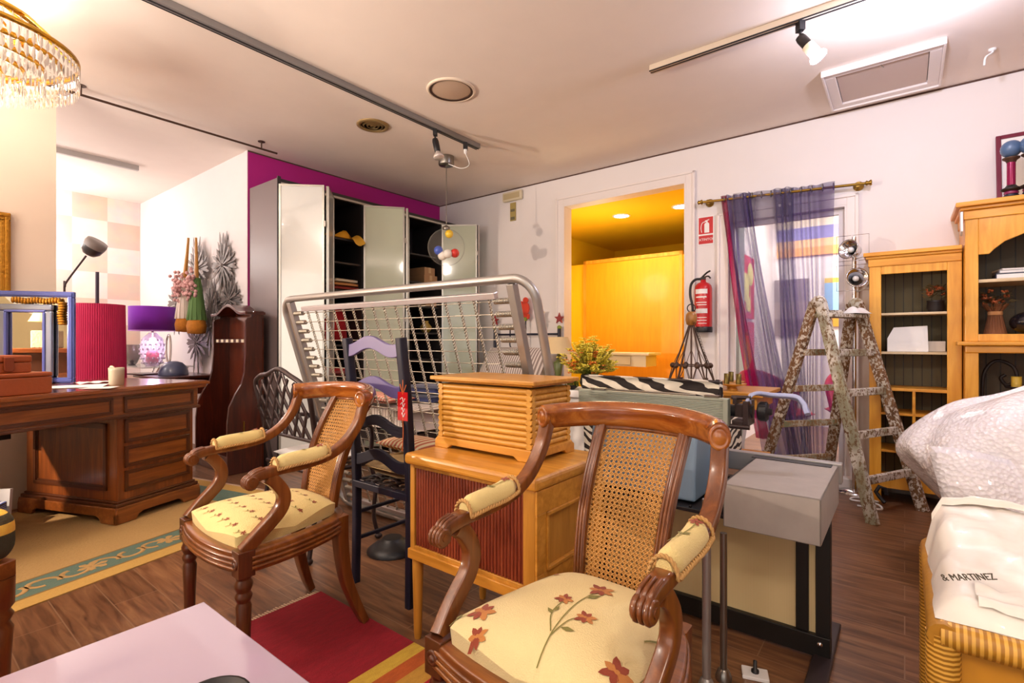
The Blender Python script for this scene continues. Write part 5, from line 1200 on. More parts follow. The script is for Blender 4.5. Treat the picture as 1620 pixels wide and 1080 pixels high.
# ------------------------------------------------------------------ pine bookcases
def bookcase(t, w, d, top, stile, rail, open_z, bottom):
    pass
t = thing('pine_bookcase', 'narrow waxed pine bookcase with olive back boards, behind the ladder', 'bookcase', ab(.195, 4.29, 0), RZ)
w, dp = .483, .32
m = MB(); m.box(0, .018, .015, dp, 0, 1.66); m.box(w - .018, w, .015, dp, 0, 1.66); m.box(.018, w - .018, .015, dp, 1.63, 1.66); m.box(.018, w - .018, .015, dp, .13, .15); m.build('carcass', 'pine', t)
m = MB(); m.box(0, .068, 0, .016, .0, 1.62); m.box(w - .072, w, 0, .016, .0, 1.62); m.box(.068, w - .072, 0, .016, 1.56, 1.62); m.box(.068, w - .072, 0, .016, .10, .20); m.build('face_frame', 'pine', t, bevel=.003)
m = MB(); m.box(-.005, w + .0, -.008, dp, 1.615, 1.668); m.box(-.018, w, -.018, dp, 1.668, 1.685); m.box(-.032, w, -.034, dp, 1.685, 1.712); m.build('cornice', 'pine_x', t, bevel=.004)
m = MB(); m.box(.018, w - .018, dp - .012, dp - .002, .15, 1.63)
for k in range(9): x = .03 + k * .052; m.box(x, x + .005, dp - .0145, dp - .012, .15, 1.63, 1)
m.build('back_boards', ['olive', 'char'], t)
for z in (1.295, 1.03): MB().box(.019, w - .019, .012, dp - .016, z - .016, z).build('shelf', 'shelf', t, bevel=.002)
m = MB(); m.box(.019, w - .019, .004, dp - .016, .765, .785); m.box(.019, w - .019, .004, dp - .016, .60, .616); m.box(.019, w - .019, .004, dp - .016, .345, .36)
m.box(.235, .252, .004, dp - .016, .36, .765); m.build('pigeonholes', 'pine_x', t, bevel=.002)
# things on its shelves
def bouquet(label, name, loc, hgt, wid, seed, wrap=True):
    r = random.Random(seed); t = thing(name, label, 'dried flowers', loc, RZ)
    m = MB(); 
    if wrap: m.lathe([(.055, 0), (.045, .04), (.028, hgt * .48), (.032, hgt * .52), (.05, hgt * .6)], 14)
    for i in range(50 if wrap else 0): a = r.uniform(0, 6.28); m.tube([(.052 * math.cos(a), .052 * math.sin(a), 0), (.028 * math.cos(a), .028 * math.sin(a), hgt * .48), (.06 * math.cos(a), .06 * math.sin(a), hgt * .66)], .0028, 4)
    if not wrap: m.lathe([(.04, 0), (.05, .03), (.045, .07), (.05, .08), (.0001, .06)], 14)
    m.build('stems' if wrap else 'pot', 'dried' if wrap else 'iron', t)
    if wrap: MB().lathe([(.034, hgt * .42), (.036, hgt * .46), (.034, hgt * .5)], 14).build('raffia_tie', 'dried2', t)
    m = MB(); m2 = MB()
    for i in range(90):
        a = r.uniform(0, 6.28); q = Vector((math.cos(a) * r.uniform(0, wid), math.sin(a) * r.uniform(0, wid * .7), hgt * r.uniform(.52, .95))); e = Vector((math.cos(a), math.sin(a), r.uniform(-.3, .7))) * r.uniform(.02, .05); s = Vector((-e.y, e.x, .01)).normalized() * .008
        m.add([q, q + e * .5 + s, q + e, q + e * .5 - s], [(0, 1, 2, 3)])
    for i in range(16):
        a = r.uniform(0, 6.28); q = Vector((math.cos(a) * wid * .6, math.sin(a) * wid * .5, hgt * r.uniform(.62, .95)))
        for k in range(7): b = r.uniform(0, 6.28); m2.ball(q + Vector((.009 * math.cos(b), .009 * math.sin(b), r.uniform(-.006, .006))), .006, 6)
    o = m.build('leaves', plain('dried leaf ' + name, '#6b5a34', .8, var=.4), t); o['kind'] = 'stuff'
    o = m2.build('blossoms', plain('dried rose ' + name, '#a8562e', .8, var=.3), t); o['kind'] = 'stuff'
    return t
bouquet('dried flowers in a dark pot on the top shelf of the narrow bookcase', 'dried_flower_pot', ab(.195 - .36, 4.45, 1.296), .19, .07, 11, False)
o = MB().prism([(0, 0), (.22, 0), (.215, .175), (.035, .165), (.0, .09)], 0, .012, 'y').build('white_card', 'paper', loc=ab(.195 - .10, 4.36, 1.0315), rot=(-.06, 0, RZ)); tag(o, 'large white card standing on the second shelf of the narrow bookcase', 'card')
o = MB().box(0, .11, 0, .09, 0, .07).build('white_carton', plain('pale carton', '#d9cbbb', .8), loc=ab(.195 - .30, 4.42, 1.0315), rot=(0, 0, RZ), bevel=.003); tag(o, 'small pale carton beside the white card on the bookcase shelf', 'box')
o = MB().tube([(0.03, -.02, .0), (.0, .0, .03), (-.02, .0, .06), (0, 0, .10), (.03, .0, .09), (.04, 0, .05)], .013, 8).build('black_strap', 'black', loc=ab(.195 - .06, 4.22, .02), rot=(0, 0, RZ)); tag(o, 'coiled black strap on the floor before the narrow bookcase', 'strap')
t = thing('pine_dresser', 'tall waxed pine dresser with arched opening and moulded waist', 'dresser', ab(-.294, 4.18, 0), RZ)
w, dp = 1.0, .42
m = MB(); m.box(0, .02, .018, dp, 0, 1.90); m.box(w - .02, w, .018, dp, 0, 1.90); m.box(.02, w - .02, .018, dp, 1.87, 1.90); m.box(.02, w - .02, .018, dp, .10, .12); m.build('carcass', 'pine', t)
m = MB(); m.box(0, .062, 0, .02, 1.10, 1.86); m.box(w - .062, w, 0, .02, 1.10, 1.86); m.box(.062, w - .062, 0, .02, 1.10, 1.145)
arch = [(.062, 1.86), (.062, 1.63), (.11, 1.63), (.135, 1.66), (.18, 1.70), (.26, 1.735), (.38, 1.755), (.5, 1.76)]
arch += [(w - x, z) for x, z in reversed(arch[:-1])]
m.prism(arch, 0, .02, 'y'); m.box(0, .062, -.012, .012, 0, 1.03); m.box(w - .062, w, -.012, .012, 0, 1.03); m.box(.062, w - .062, -.012, .012, .0, .18)
m.build('face_frame', 'pine', t, bevel=.003)
m = MB(); m.box(.0, w, -.02, dp, 1.03, 1.075); m.box(-.04, w + .03, -.055, .09, 1.075, 1.10); m.box(.0, w + .03, .09, dp, 1.075, 1.10); m.build('waist_moulding', 'pine_x', t, bevel=.006)
m = MB(); m.box(-.008, w, -.01, dp, 1.85, 1.905); m.box(-.025, w, -.025, dp, 1.905, 1.925); m.box(-.045, w, -.045, dp, 1.925, 1.955); m.build('cornice', 'pine_x', t, bevel=.005)
m = MB(); m.box(.02, w - .02, dp - .014, dp - .002, .12, 1.87)
for k in range(13): x = .06 + k * .07; m.box(x, x + .006, dp - .0165, dp - .014, .12, 1.87, 1)
m.build('back_boards', [plain('charcoal olive boards', '#5d574a', .7), 'char'], t)
for z in (1.48, 1.145): MB().box(.021, w - .021, .022, dp - .018, z - .02, z).build('shelf', 'shelf' if z > 1.2 else 'pine_x', t, bevel=.002)
o = MB().prism([(-.06, -.03), (0, -.05), (.03, .02), (.03, .10), (-.05, .09)], 0, .01, 'x').build('paper_sleeve', 'paper', loc=ab(-.292 + .022, 4.16, 1.80), rot=(0, 0, RZ)); tag(o, 'white paper hanging at the side of the dresser cornice', 'paper')
for i, (c, w_, d_, h_, lb) in enumerate((('#2e3a52', .24, .18, .035, 'dark blue book at the bottom of the dresser shelf pile'), ('#8a8f9a', .23, .17, .018, 'grey magazine in the middle of the dresser shelf pile'), ('#efe9e4', .22, .16, .010, 'white paper pad on top of the dresser shelf pile'))):
    z = 1.481 + (0, .0355, .054)[i]; t3 = thing('book', lb, 'book', ab(-.292 - .27, 4.36, z), RZ + .1 * i, 'pile on the dresser shelf')
    MB().box(-w_ / 2, w_ / 2, -d_ / 2, d_ / 2, 0, h_).build('cover', plain('cover' + c, c, .5), t3, bevel=.001); MB().box(-w_ / 2 + .004, w_ / 2 + .001, -d_ / 2 - .001, d_ / 2 - .004, h_ * .15, h_ * .85).build('pages', 'paper', t3)
bouquet('bundle of dried stems and flowers tied with raffia in the dresser', 'dried_bundle', ab(-.292 - .15, 4.30, 1.1455), .28, .085, 21, True)
o = MB().ball((0, 0, .068), .07, 20, r3=(.095, .085, .068)).build('black_ball_vase', plain('black glaze', '#17161c', .12, coat=.5), loc=ab(-.292 - .305, 4.30, 1.1455), rot=(0, 0, RZ)); tag(o, 'glossy black rounded vase beside the dried bundle in the dresser', 'vase')
o = MB().tube(spline([(-.10, .0, 0), (-.105, 0, .25), (-.09, 0, .36), (-.04, 0, .42), (.03, 0, .39), (.05, 0, .32), (.01, 0, .27), (-.02, 0, .31), (.0, 0, .335)], 8), .010, 8).build('iron_scroll', 'iron', loc=ab(-.292 - .20, 4.34, .56), rot=(0, 0, RZ)); tag(o, 'curled wrought iron scroll inside the lower dresser opening', 'ironwork')
m = MB(); m.box(.063, .93, .03, .40, .54, .558); m.build('lower_shelf', 'pine_x', t)
t3 = thing('iron_candle_holder', 'small iron candle holder with yellow candle in the lower dresser', 'candle holder', ab(-.292 - .24, 4.27, .5585), RZ)
MB().lathe([(.06, 0), (.055, .01), (.012, .02), (.012, .25), (.05, .26), (.055, .27), (.0001, .265)], 14).build('stand', 'iron', t3); MB().lathe([(.024, .268), (.024, .33), (.0001, .33)], 14).build('candle', plain('yellow wax', '#c9a53a', .5), t3)
# on top of the dresser
t = thing('framed_print', 'burgundy framed print leaning on the wall above the dresser', 'picture', ab(-.475, 4.545, 1.957), RZ)
m = MB(); LX = RX(-.12)
for x0, x1, z0, z1 in ((0, .025, 0, .50), (.575, .60, 0, .50), (.025, .575, 0, .025), (.025, .575, .475, .50)): m.box(x0, x1, -.012, .012, z0, z1, 0, LX)
m.build('frame', plain('burgundy lacquer', '#6e1230', .35), t, bevel=.003)
m = MB(); m.box(.025, .575, -.002, .004, .025, .475, 0, LX); m.build('mount', 'paper', t)
m = MB(); m.box(.17, .43, -.004, -.002, .08, .43, 0, LX); m.build('print', plain('ochre print', '#c98d55', .6, var=.25, bscale=6, bstr=0), t)
for i, (a, b, lb) in enumerate(((-.52, 4.36, 'burgundy column ornament with ribbed blue ball, nearer the frame corner'), (-.60, 4.33, 'burgundy column ornament with ribbed blue ball, cut by the photo edge'))):
    t = thing('column_ornament', lb, 'ornament', ab(a, b, 1.956), RZ, 'ball topped columns on the dresser')
    m = MB()
    for k in range(4): m.lathe([(.03 + .002 * (k % 2), .018 * k), (.036, .018 * k + .009), (.03, .018 * k + .018)], 18, k % 2)
    m.build('base', ['navy', plain('plum ring', '#7d1f4a', .4)], t)
    MB().lathe([(.03, .072), (.048, .08), (.05, .088), (.03, .098), (.022, .11)], 20).build('collar', 'iron', t)
    MB().lathe([(.021, .105), (.021, .25)], 20).build('shaft', plain('burgundy shaft', '#8e1a4a', .2, .3), t)
    MB().lathe([(.022, .25), (.026, .262), (.04, .272), (.042, .28), (.02, .285)], 20).build('capital', 'rust', t)
    m = MB(); n = 22; m.lathe([(.050 * math.sin(PI * k / n) ** .95 * (1 + .035 * (k % 2)) + .0005,   .334 - .052 * math.cos(PI * k / n)) for k in range(n + 1)], 24); m.build('ball', plain('slate blue ball', '#4d6688', .35, var=.1), t)
# ------------------------------------------------------------------ on the door wall
t = thing('curtain_rod', 'brass curtain rod with disc finials above the glass door', 'curtain rod', ab(.82, 4.55, 2.30), RZ)
zr = lambda x: -.025 * (x / .6)              # local height of the slightly tilted rod
MB().tube([(-.61, 0, .031), (.60, 0, -.031)], .0105, 12).build('rod', 'brass', t)
for s in (-1, 1):
    X = T(s * .61, 0, -s * .031) @ RY(PI / 2)
    MB().lathe([(.012, -.02), (.02, -.012), (.013, 0), (.022, .012), (.02, .02), (.0001, .022)], 16, X=X).build('finial', 'brass', t)
    X = T(s * .545, .069, -s * .028) @ RX(PI / 2)
    m = MB(); m.lathe([(.035, 0), (.035, .008), (.015, .016), (.012, .06), (.018, .068)], 16, X=X); m.build('bracket', 'brass', t)
t = thing('sheer_curtain', 'sheer violet curtain with magenta edge hanging by eyelets from the brass rod', 'curtain', ab(.82, 4.55, 0), RZ)
def sheer(name, x0, x1, b0, b1, col, clear, folds, amp=.022, ph=0.0, zb=.12, zt=2.335, curve=1.4, dy=0.0):
    m0 = see_through('sheer ' + name, col, clear, .02, .6, True)
    def f(u, v):
        top = x0 + (x1 - x0) * u; bot = b0 + (b1 - b0) * u; k = v ** curve
        x = top + (bot - top) * k
        z0 = zt - .051 * (top + 0.0) 
        z = z0 - (z0 - zb) * v
        uu = u + .11 * math.sin(5.3 * u + ph * 2) + .03 * math.sin(11 * u + 3 * ph) + .03 * math.sin(3 * v + 4 * u)
        y = amp * math.sin(2 * PI * folds * uu + ph) * (.75 + .25 * math.cos(3 * v + 6 * u)) + dy + .012 * math.sin(9 * v + 5 * u)
        return (x + .006 * math.sin(7 * v + 9 * u), y, z)
    m = MB(); m.surf(f, int(folds * 12) + 8, 34); m.build(name, m0, t)
sheer('magenta_panel', -.435, -.385, -.16, -.05, '#a3104e', .18, 3, .012, zb=.30, curve=1.15)
sheer('mauve_panel', -.385, -.20, -.10, .18, '#66558e', .44, 4.2, .028, .5, curve=1.2)
sheer('grey_violet_panel', -.33, .12, .0, .26, '#736b8c', .54, 3.8, .028, 1.0, curve=1.5, dy=-.012)
sheer('violet_panel', -.02, .40, .08, .38, '#514184', .46, 4.6, .03, 2.0, curve=1.0, dy=.006)
m = MB()
for k in range(12): x = -.40 + .072 * k; m.tube([(x, .0 + .026 * math.cos(a), 2.305 - .051 * x + .026 * math.sin(a)) for a in [2 * PI * q / 14 for q in range(14)]], .004, 5, closed=True)
m.build('eyelets', 'nickel', t)
t = thing('fire_extinguisher', 'red fire extinguisher with black hose hung beside the glass door', 'fire extinguisher', ab(1.395, 4.525, 1.18), RZ)
MB().lathe([(.074, 0), (.076, .004), (.076, .045), (.072, .05)], 28).build('foot_ring', 'black', t)
MB().lathe([(.072, .04), (.073, .05), (.073, .38), (.066, .41), (.045, .432), (.024, .44), (.022, .46), (.0001, .46)], 28).build('cylinder', 'red', t)
for z0, z1, a0, a1 in ((.335, .375, .8, 2.3), (.30, .312, .9, 2.2), (.255, .262, .9, 2.2), (.235, .242, .9, 2.1), (.165, .205, .8, 2.35), (.125, .131, .9, 2.0), (.10, .106, .9, 2.2), (.075, .08, .9, 1.9)):
    n = 10; vs = []; m = MB()
    for k in range(n + 1): a = -a0 - (a1 - a0) * k / n; vs += [(.0738 * math.cos(a), .0738 * math.sin(a), z0), (.0738 * math.cos(a), .0738 * math.sin(a), z1)]
    m.add(vs, [(2 * k, 2 * k + 2, 2 * k + 3, 2 * k + 1) for k in range(n)], 0, True); m.build('printed_band', 'paper', t)
m = MB(); m.box(-.018, .018, -.016, .016, .455, .485); m.tube(spline([(-.01, 0, .485), (.03, 0, .52), (.06, -.002, .535)], 5), .008, 8); m.tube(spline([(0, 0, .48), (.04, 0, .49), (.062, 0, .47)], 5), .007, 8); m.build('valve_handle', 'iron', t)
MB().tube(spline([(-.02, 0, .47), (-.07, -.005, .465), (-.105, -.01, .42), (-.11, -.012, .33), (-.09, -.015, .24), (-.085, -.02, .16)], 7), .011, 10).build('hose', 'black', t)
MB().box(-.015, .015, .07, .093, .36, .43).build('wall_bracket', 'iron', t)
t = thing('extinguisher_sign', 'red EXTINTOR sign with white extinguisher symbol on the white wall', 'sign', ab(1.40, 4.617, 2.09), RZ)
MB().box(-.072, .072, -.003, 0, -.128, .128).build('board', 'paper', t)
m = MB(); m.box(-.062, .062, -.0045, -.003, -.03, .118); m.box(-.062, .062, -.0045, -.003, -.118, -.044); m.build('red_field', 'signred', t)
m = MB(); m.prism([(-.012, -.02), (.03, -.02), (.03, .055), (.022, .068), (-.004, .068), (-.012, .055)], -.006, -.0045, 'y'); m.box(.004, .016, -.006, -.0045, .066, .082); m.prism([(-.004, .08), (.03, .09), (.03, .096), (-.008, .088)], -.006, -.0045, 'y')
m.tube(spline([(.004, -.0052, .08), (-.03, -.0052, .07), (-.042, -.0052, .03), (-.036, -.0052, -.015)], 6), 1, sec=RECT(.003, .0006), ref=(0, -1, 0)); m.build('symbol', 'paper', t)
text('lettering', 'EXTINTOR', .031, 'paper', t, (0, -.0052, -.081), (PI / 2, 0, 0))
t = thing('emergency_light', 'long ivory emergency light high on the wall left of the doorway', 'emergency light', ab(3.57, 4.618, 2.775), RZ)
MB().box(-.14, .14, -.045, 0, -.055, .055).build('housing', 'ivory', t, bevel=.02, seg=4); MB().box(-.115, .115, -.049, -.044, -.032, .032).build('diffuser', plain('frosted diffuser', '#bfae88', .3), t, bevel=.008)
t = thing('exit_plate', 'narrow yellowish plate on the wall under the emergency light', 'sign', ab(3.575, 4.618, 2.60), RZ)
MB().box(-.04, .04, -.012, 0, -.105, .105).build('plate', plain('khaki plate', '#a89558', .5), t, bevel=.002); m = MB(); m.box(-.03, .03, -.014, -.011, -.095, -.06); m.box(-.03, .03, -.014, -.011, .0, .03); m.build('marking', 'olive', t)
# ------------------------------------------------------------------ ceiling
def track(name, lb, a, b, L, rz, mat):
    t = thing(name, lb, 'track light', ab(a, b, H), rz)
    MB().box(0, L, -.024, .024, -.04, 0).build('track_body', mat, t, bevel=.003); m = MB(); m.box(0, L, -.026, -.022, -.043, -.036); m.box(.0, L, -.006, .006, -.0425, -.039); m.build('track_slot', 'black', t); return t
tr = track('ceiling_track', 'long grey ceiling track over the room centre with two black adapters', 3.02, 3.39, 4.2, RZ - PI / 2, plain('grey track', '#8e8a88', .4, .3))
track('ceiling_track', 'white ceiling track carrying the lit spotlight, near the access hatch', 1.29, 3.11, 3.6, RZ, plain('ivory track', '#d8c9b8', .4))
def spot(lb, a, b, tilt, yaw, lit, tip):
    t = thing('spotlight', lb, 'spotlight', ab(a, b, H - .042), 0, 'spotlights on the ceiling tracks')
    m = MB(); m.box(-.016, .016, -.022, .022, -.05, 0); m.tube([(0, 0, -.05), (0, 0, -.085)], .007, 8); m.build('adapter', 'black', t, bevel=.002)
    X = T(0, 0, -.085) @ RZm(yaw) @ RY(tilt) @ RX(PI)
    MB().lathe([(.0001, -.012), (.022, -.008), (.026, .01), (.026, .06)] + ([(.030, .061), (.030, .115)] if lit else [(.024, .10), (.02, .105)]), 20, X=X).build('lamp_holder', 'black' if not lit else 'iron', t)
    if lit: MB().lathe([(.0305, .06), (.0305, .115), (.022, .118)], 20, X=X).build('cream_sleeve', 'cream', t)
    o = MB().lathe([(.018, .10), (.022, .115), (.042, .14), (.045, .15), (.04, .158), (.0001, .160)], 22, X=X).build('bulb', emit('lit bulb', '#f4f0ff', 40) if lit else plain('pearl reflector', '#d8cdc8', .2, .3), t); return t
spot('unlit black spotlight with pearl bulb on the grey track', 3.02, 2.86, .25, 2.6, False, 0)
spot('lit spotlight glowing white on the white track', .445, 3.11, .6, -.45 + PI, True, 0)
t = thing('pendant_adapter', 'black track adapter with white cable leading to the pendant', 'adapter', ab(3.02, 3.22, H - .042), 0)
MB().box(-.018, .018, -.03, .03, -.055, 0).build('adapter', 'black', t, bevel=.002); MB().lathe([(.016, -.055), (.014, -.09), (.0001, -.092)], 12).build('plug', 'paper', t)
pc = Vector((-.629, 4.83, H)); q = ab(3.02, 3.22, H - .13)
MB().tube(spline([q - ab(3.02, 3.22, H - .042), q + Vector((.03, .02, -.09)) - ab(3.02, 3.22, H - .042), (q + pc) / 2 + Vector((.05, 0, -.12)) - ab(3.02, 3.22, H - .042), pc + Vector((.03, -.06, -.09)) - ab(3.02, 3.22, H - .042)], 8), .004, 6).build('cable', 'paper', t)
t = thing('globe_pendant', 'clear glass globe pendant with coloured balls inside, before the wardrobe', 'pendant lamp', pc, 0)
MB().lathe([(.075, 0), (.075, -.075), (.07, -.085), (.0001, -.087)], 28).build('canopy', 'nickel', t)
MB().tube([(0, 0, -.085), (0, 0, -.66)], .004, 6).build('cord', 'nickel', t)
gz = 2.0 - H
MB().lathe([(.178 * math.sin(PI * k / 28) if k else .02, .178 * math.cos(PI * k / 28)) for k in range(2, 29)][::-1], 36, c=(0, 0, gz)).build('glass_globe', 'globe', t)
MB().lathe([(.035, .172), (.04, .19), (.012, .21), (.0001, .21)], 16, c=(0, 0, gz)).build('cap', 'nickel', t)
for nm, c, p in (('yellow_ball', '#f2cb18', (.03, -.02, .125)), ('blue_ball', '#2f55c4', (-.07, -.04, -.035)), ('white_ball', '#f4efe6', (-.035, -.03, -.085)), ('white_ball', '#f4efe6', (.02, -.06, -.07)), ('red_ball', '#dd2a1e', (.085, -.03, -.06))):
    MB().ball((p[0], p[1], gz + p[2]), .043 if nm != 'yellow_ball' else .04, 16).build(nm, plain(nm + ' gloss', c, .25, coat=.4), t)
t = thing('ceiling_speaker', 'large round flush ceiling speaker with pale grille', 'speaker', Vector((-.427, 3.545, H)), 0)
MB().lathe([(.17, 0), (.17, -.010), (.155, -.014), (.15, -.006)], 40, cap=False).build('rim', plain('cream rim', '#e2d0bb', .5), t); MB().lathe([(.138, -.003), (.12, -.008), (.0001, -.010)], 40).build('grille', 'grille', t); MB().lathe([(.152, -.011), (.136, -.006)], 40, cap=False).build('gap', 'rust', t)
t = thing('ceiling_air_vent', 'round brass toned air vent in the ceiling near the magenta wall', 'vent', Vector((-1.137, 4.125, H)), 0)
MB().lathe([(.13, 0), (.13, -.008), (.10, -.016), (.095, -.004)], 32, cap=False).build('rim', plain('bronze rim', '#a58a5c', .35, .4), t)
m = MB()
for r0 in (.085, .055, .028): m.lathe([(r0, -.004), (r0 - .012, -.016), (r0 - .016, -.014), (r0 - .006, -.003)], 28, cap=False)
m.lathe([(.096, -.002), (.0001, -.002)], 24); m.build('cone', plain('bronze cone', '#8a7148', .4, .4), t)
t = thing('access_hatch', 'white framed square access hatch in the ceiling above the bookcases', 'hatch', ab(.12, 4.17, H), RZ)
m = MB()
for x0, x1, y0, y1 in ((-.30, .30, -.30, -.24), (-.30, .30, .24, .30), (-.30, -.24, -.24, .24), (.24, .30, -.24, .24)): m.box(x0, x1, y0, y1, -.03, 0)
for x0, x1, y0, y1 in ((-.315, .315, -.315, -.30), (-.315, .315, .30, .315), (-.315, -.30, -.3, .3), (.30, .315, -.3, .3)): m.box(x0, x1, y0, y1, -.04, 0)
m.build('frame', 'trim', t, bevel=.004); MB().box(-.236, .236, -.236, .236, -.016, -.002).build('panel', plain('hatch panel', '#d3c2ba', .7), t); MB().box(-.24, .24, -.24, .24, -.002, -.0005).build('gap', 'char', t)
m = MB(); m.box(-.02, .02, -.246, -.236, -.028, -.018); m.tube([(0, -.24, -.026), (.015, -.24, -.05)], .003, 6); m.build('latch', 'nickel', t)
t = thing('ceiling_hook', 'small white cable stub hanging from the ceiling near the corner of the photo', 'hook', Vector((2.905, 3.05, H)), 0)
MB().tube(spline([(0, 0, 0), (.0, .0, -.02), (-.04, 0, -.05), (-.05, .0, -.10)], 6), .006, 6).build('stub', 'paper', t); MB().lathe([(.02, 0), (.018, -.012), (.0001, -.014)], 12).build('rose', 'paper', t)
t = thing('opening_rail', 'thin dark rail hung under the ceiling across the alcove opening', 'rail', ab(4.49, .70, H), RZ + PI / 2)
MB().tube([(0, 0, -.065), (1.60, 0, -.065)], .009, 8).build('rail', 'rust', t)
for x in (.22, 1.46):
    m = MB(); m.tube([(x, 0, -.065), (x, 0, 0)], .006, 8); m.lathe([(.03, -.004), (.03, 0)], 14, c=(x, 0, 0)); m.build('bracket', 'rust', t)
t = thing('alcove_ceiling_track', 'short grey ceiling track inside the alcove', 'track light', ab(6.1, .2, H), RZ + PI / 2); MB().box(0, 1.5, -.02, .02, -.05, 0).build('track_body', plain('pale grey track', '#b9b6b4', .4), t, bevel=.002)
# crystal chandelier
t = thing('crystal_chandelier', 'gold tiered chandelier with crystal drops, cut by the upper photo corner', 'chandelier', Vector((-2.60, 2.42, H)), 0)
def tier(r, z, drop, n):
    m = MB(); m.lathe([(r - .006, z), (r + .004, z + .004), (r + .004, z + .022), (r - .006, z + .028), (r - .01, z + .014), (r - .006, z)], 48, cap=False); o = m.build('ring', 'gold', t)
    m = MB()
    for k in range(n):
        a = 2 * PI * k / n; X = T(r * math.cos(a), r * math.sin(a), z) @ RZm(a)
        for q in range(2):
            z1 = -.004 - drop * .5 * q; m.add([(.0, -.0075, z1 - .006), (0, .0075, z1 - .006), (.0045, 0, z1 - .006), (-.0045, 0, z1 - .006), (0, 0, z1 - drop * .48), (0, 0, z1), (0, -.010, z1 - drop * .3), (0, .010, z1 - drop * .3)], [(0, 2, 6), (2, 1, 7), (2, 7, 4, 6), (3, 6, 4, 7), (0, 6, 3), (3, 7, 1), (5, 0, 2), (5, 2, 1), (5, 1, 3), (5, 3, 0)], 0, False, X)
    m.build('crystal_fringe', 'crystal', o)
for r, z, d, n in ((.40, -.335, .13, 84), (.335, -.375, .13, 70), (.265, -.405, .13, 58), (.19, -.43, .13, 42), (.115, -.45, .14, 26)): tier(r, z, d, n)
m = MB(); m.lathe([(.24, -.21), (.25, -.20), (.25, -.18), (.24, -.175)], 40, cap=False)
for k in range(8): a = 2 * PI * k / 8; m.tube(spline([(.40 * math.cos(a), .40 * math.sin(a), -.32), (.30 * math.cos(a), .30 * math.sin(a), -.23), (.245 * math.cos(a), .245 * math.sin(a), -.19), (.05 * math.cos(a), .05 * math.sin(a), -.07)], 5), .006, 6)
m.tube([(0, 0, -.45), (0, 0, -.05)], .01, 10); m.lathe([(.07, 0), (.07, -.015), (.02, -.05)], 24); m.build('frame', 'gold', t)
m = MB()
for k in range(40):
    a = 2 * PI * k / 40; m.add([(0, -.006, -.02), (0, .006, -.02), (0, 0, 0), (0, 0, -.09), (.004, 0, -.03), (-.004, 0, -.03)], [(2, 0, 4), (2, 4, 1), (0, 3, 4), (4, 3, 1), (2, 5, 0), (2, 1, 5), (0, 5, 3), (5, 1, 3)], 0, False, T(.246 * math.cos(a), .246 * math.sin(a), -.205) @ RZm(a))
m.build('crystal_fringe', 'crystal', t)
for k in range(5): a = 2 * PI * k / 5; MB().ball((.15 * math.cos(a), .15 * math.sin(a), -.33), .022, 10, r3=(.018, .018, .03)).build('bulb', emit('warm bulb', '#ffdf9c', 3), t)
lamp('chandelier glow', 'POINT', (-2.60, 2.42, H - .17), LC, '#ffeedd', .08)
# ------------------------------------------------------------------ alcove
def hall(t):
    w = .66
    prof = [(0, 0), (.30, 0), (.30, .42), (.285, .56), (.24, .66), (.19, .74), (.165, .84), (.155, 1.0), (.155, 1.28), (.14, 1.30), (.10, 1.31), (.085, 1.36), (.0, 1.36)]
    for x in (-w / 2, w / 2 - .025): MB().prism([(-y, z) for y, z in prof], x, x + .025, 'x').build('side_panel', 'mahog', t, bevel=.004)
    m = MB(); cr = [(-w / 2, 0), (w / 2, 0), (w / 2, 1.30)] + [(w / 2 - w * k / 16, 1.32 + .075 * math.sin(PI * k / 16) ** 2) for k in range(1, 16)] + [(-w / 2, 1.30)]
    m.prism(cr, -.016, -.004, 'y'); m.build('back_panel', wood('glossy mahogany panel', '#43160c', '#7d3a22', axis='z', rough=.12, coat=.9), t)
    m = MB(); P = [(-w / 2 - .012 + (w + .024) * k / 24, 0, 1.34 + .075 * math.sin(PI * min(1, max(0, (k / 24 - .12) / .76))) ** 2) for k in range(25)]
    m.tube([Vector((p[0], -.08, p[2])) for p in P], 1, sec=RECT(.085, .012), ref=(0, 0, 1), smooth=False); m.build('crest_moulding', 'mahog', t, bevel=.004)
    MB().box(-w / 2 + .025, w / 2 - .025, -.135, -.115, 1.09, 1.12).build('crosspiece', plain('banded rail', '#4a2a20', .5), t)
    m = MB()
    for k in range(6): m.box(-w / 2 + .04 + .10 * k, -w / 2 + .085 + .10 * k, -.138, -.134, 1.092, 1.118)
    m.build('pale_inlay', 'cream', t)
    m = MB(); m.box(-w / 2 + .025, w / 2 - .025, -.29, -.016, .0, .15); m.build('base_box', 'mahog', t, bevel=.004)
    m = MB()
    for k in range(5): m.box(-w / 2 + .08 + .10 * k, -w / 2 + .10 + .10 * k, -.25, -.05, .1501, .154)
    m.build('drip_tray', 'black', t)
    m = MB(); m.tube([(w / 2 + .002, -.17, .30 + .012 * k) for k in range(12)], .007, 6); m.build('brass_chain', 'brass', t)
t = thing('hall_stand', 'dark mahogany umbrella stand with arched crest and curved sides', 'hall stand', ab(4.70, 2.125, 0), RZ); hall(t)
def on_alc(u, v, off=.0):
    d = (ALC - off) / (((u - 810) / 798) * .6143 + .7891); return Vector(((u - 810) / 798 * d, d, 1.1 + (540 - v) / 798 * d))
st = MB()
for k in range(40):
    a = 2 * PI * k / 40; c, s = math.cos(a), math.sin(a); Rr = 1 / (abs(c) / .25 + abs(s) / .33) * (1.10 if k % 2 else .88) + .03; w_ = .017 if k % 2 else .021
    p = lambda q, w: (q * c - w * s, q * s + w * c)
    y = -.008 - .012 * (k % 3)
    q = [p(.02, .004), p(Rr * .45, .010), p(Rr * .8, w_), p(Rr, 0), p(Rr * .8, -w_), p(Rr * .45, -.010), p(.02, -.004)]
    st.prism(q, y - .004, y, 'y')
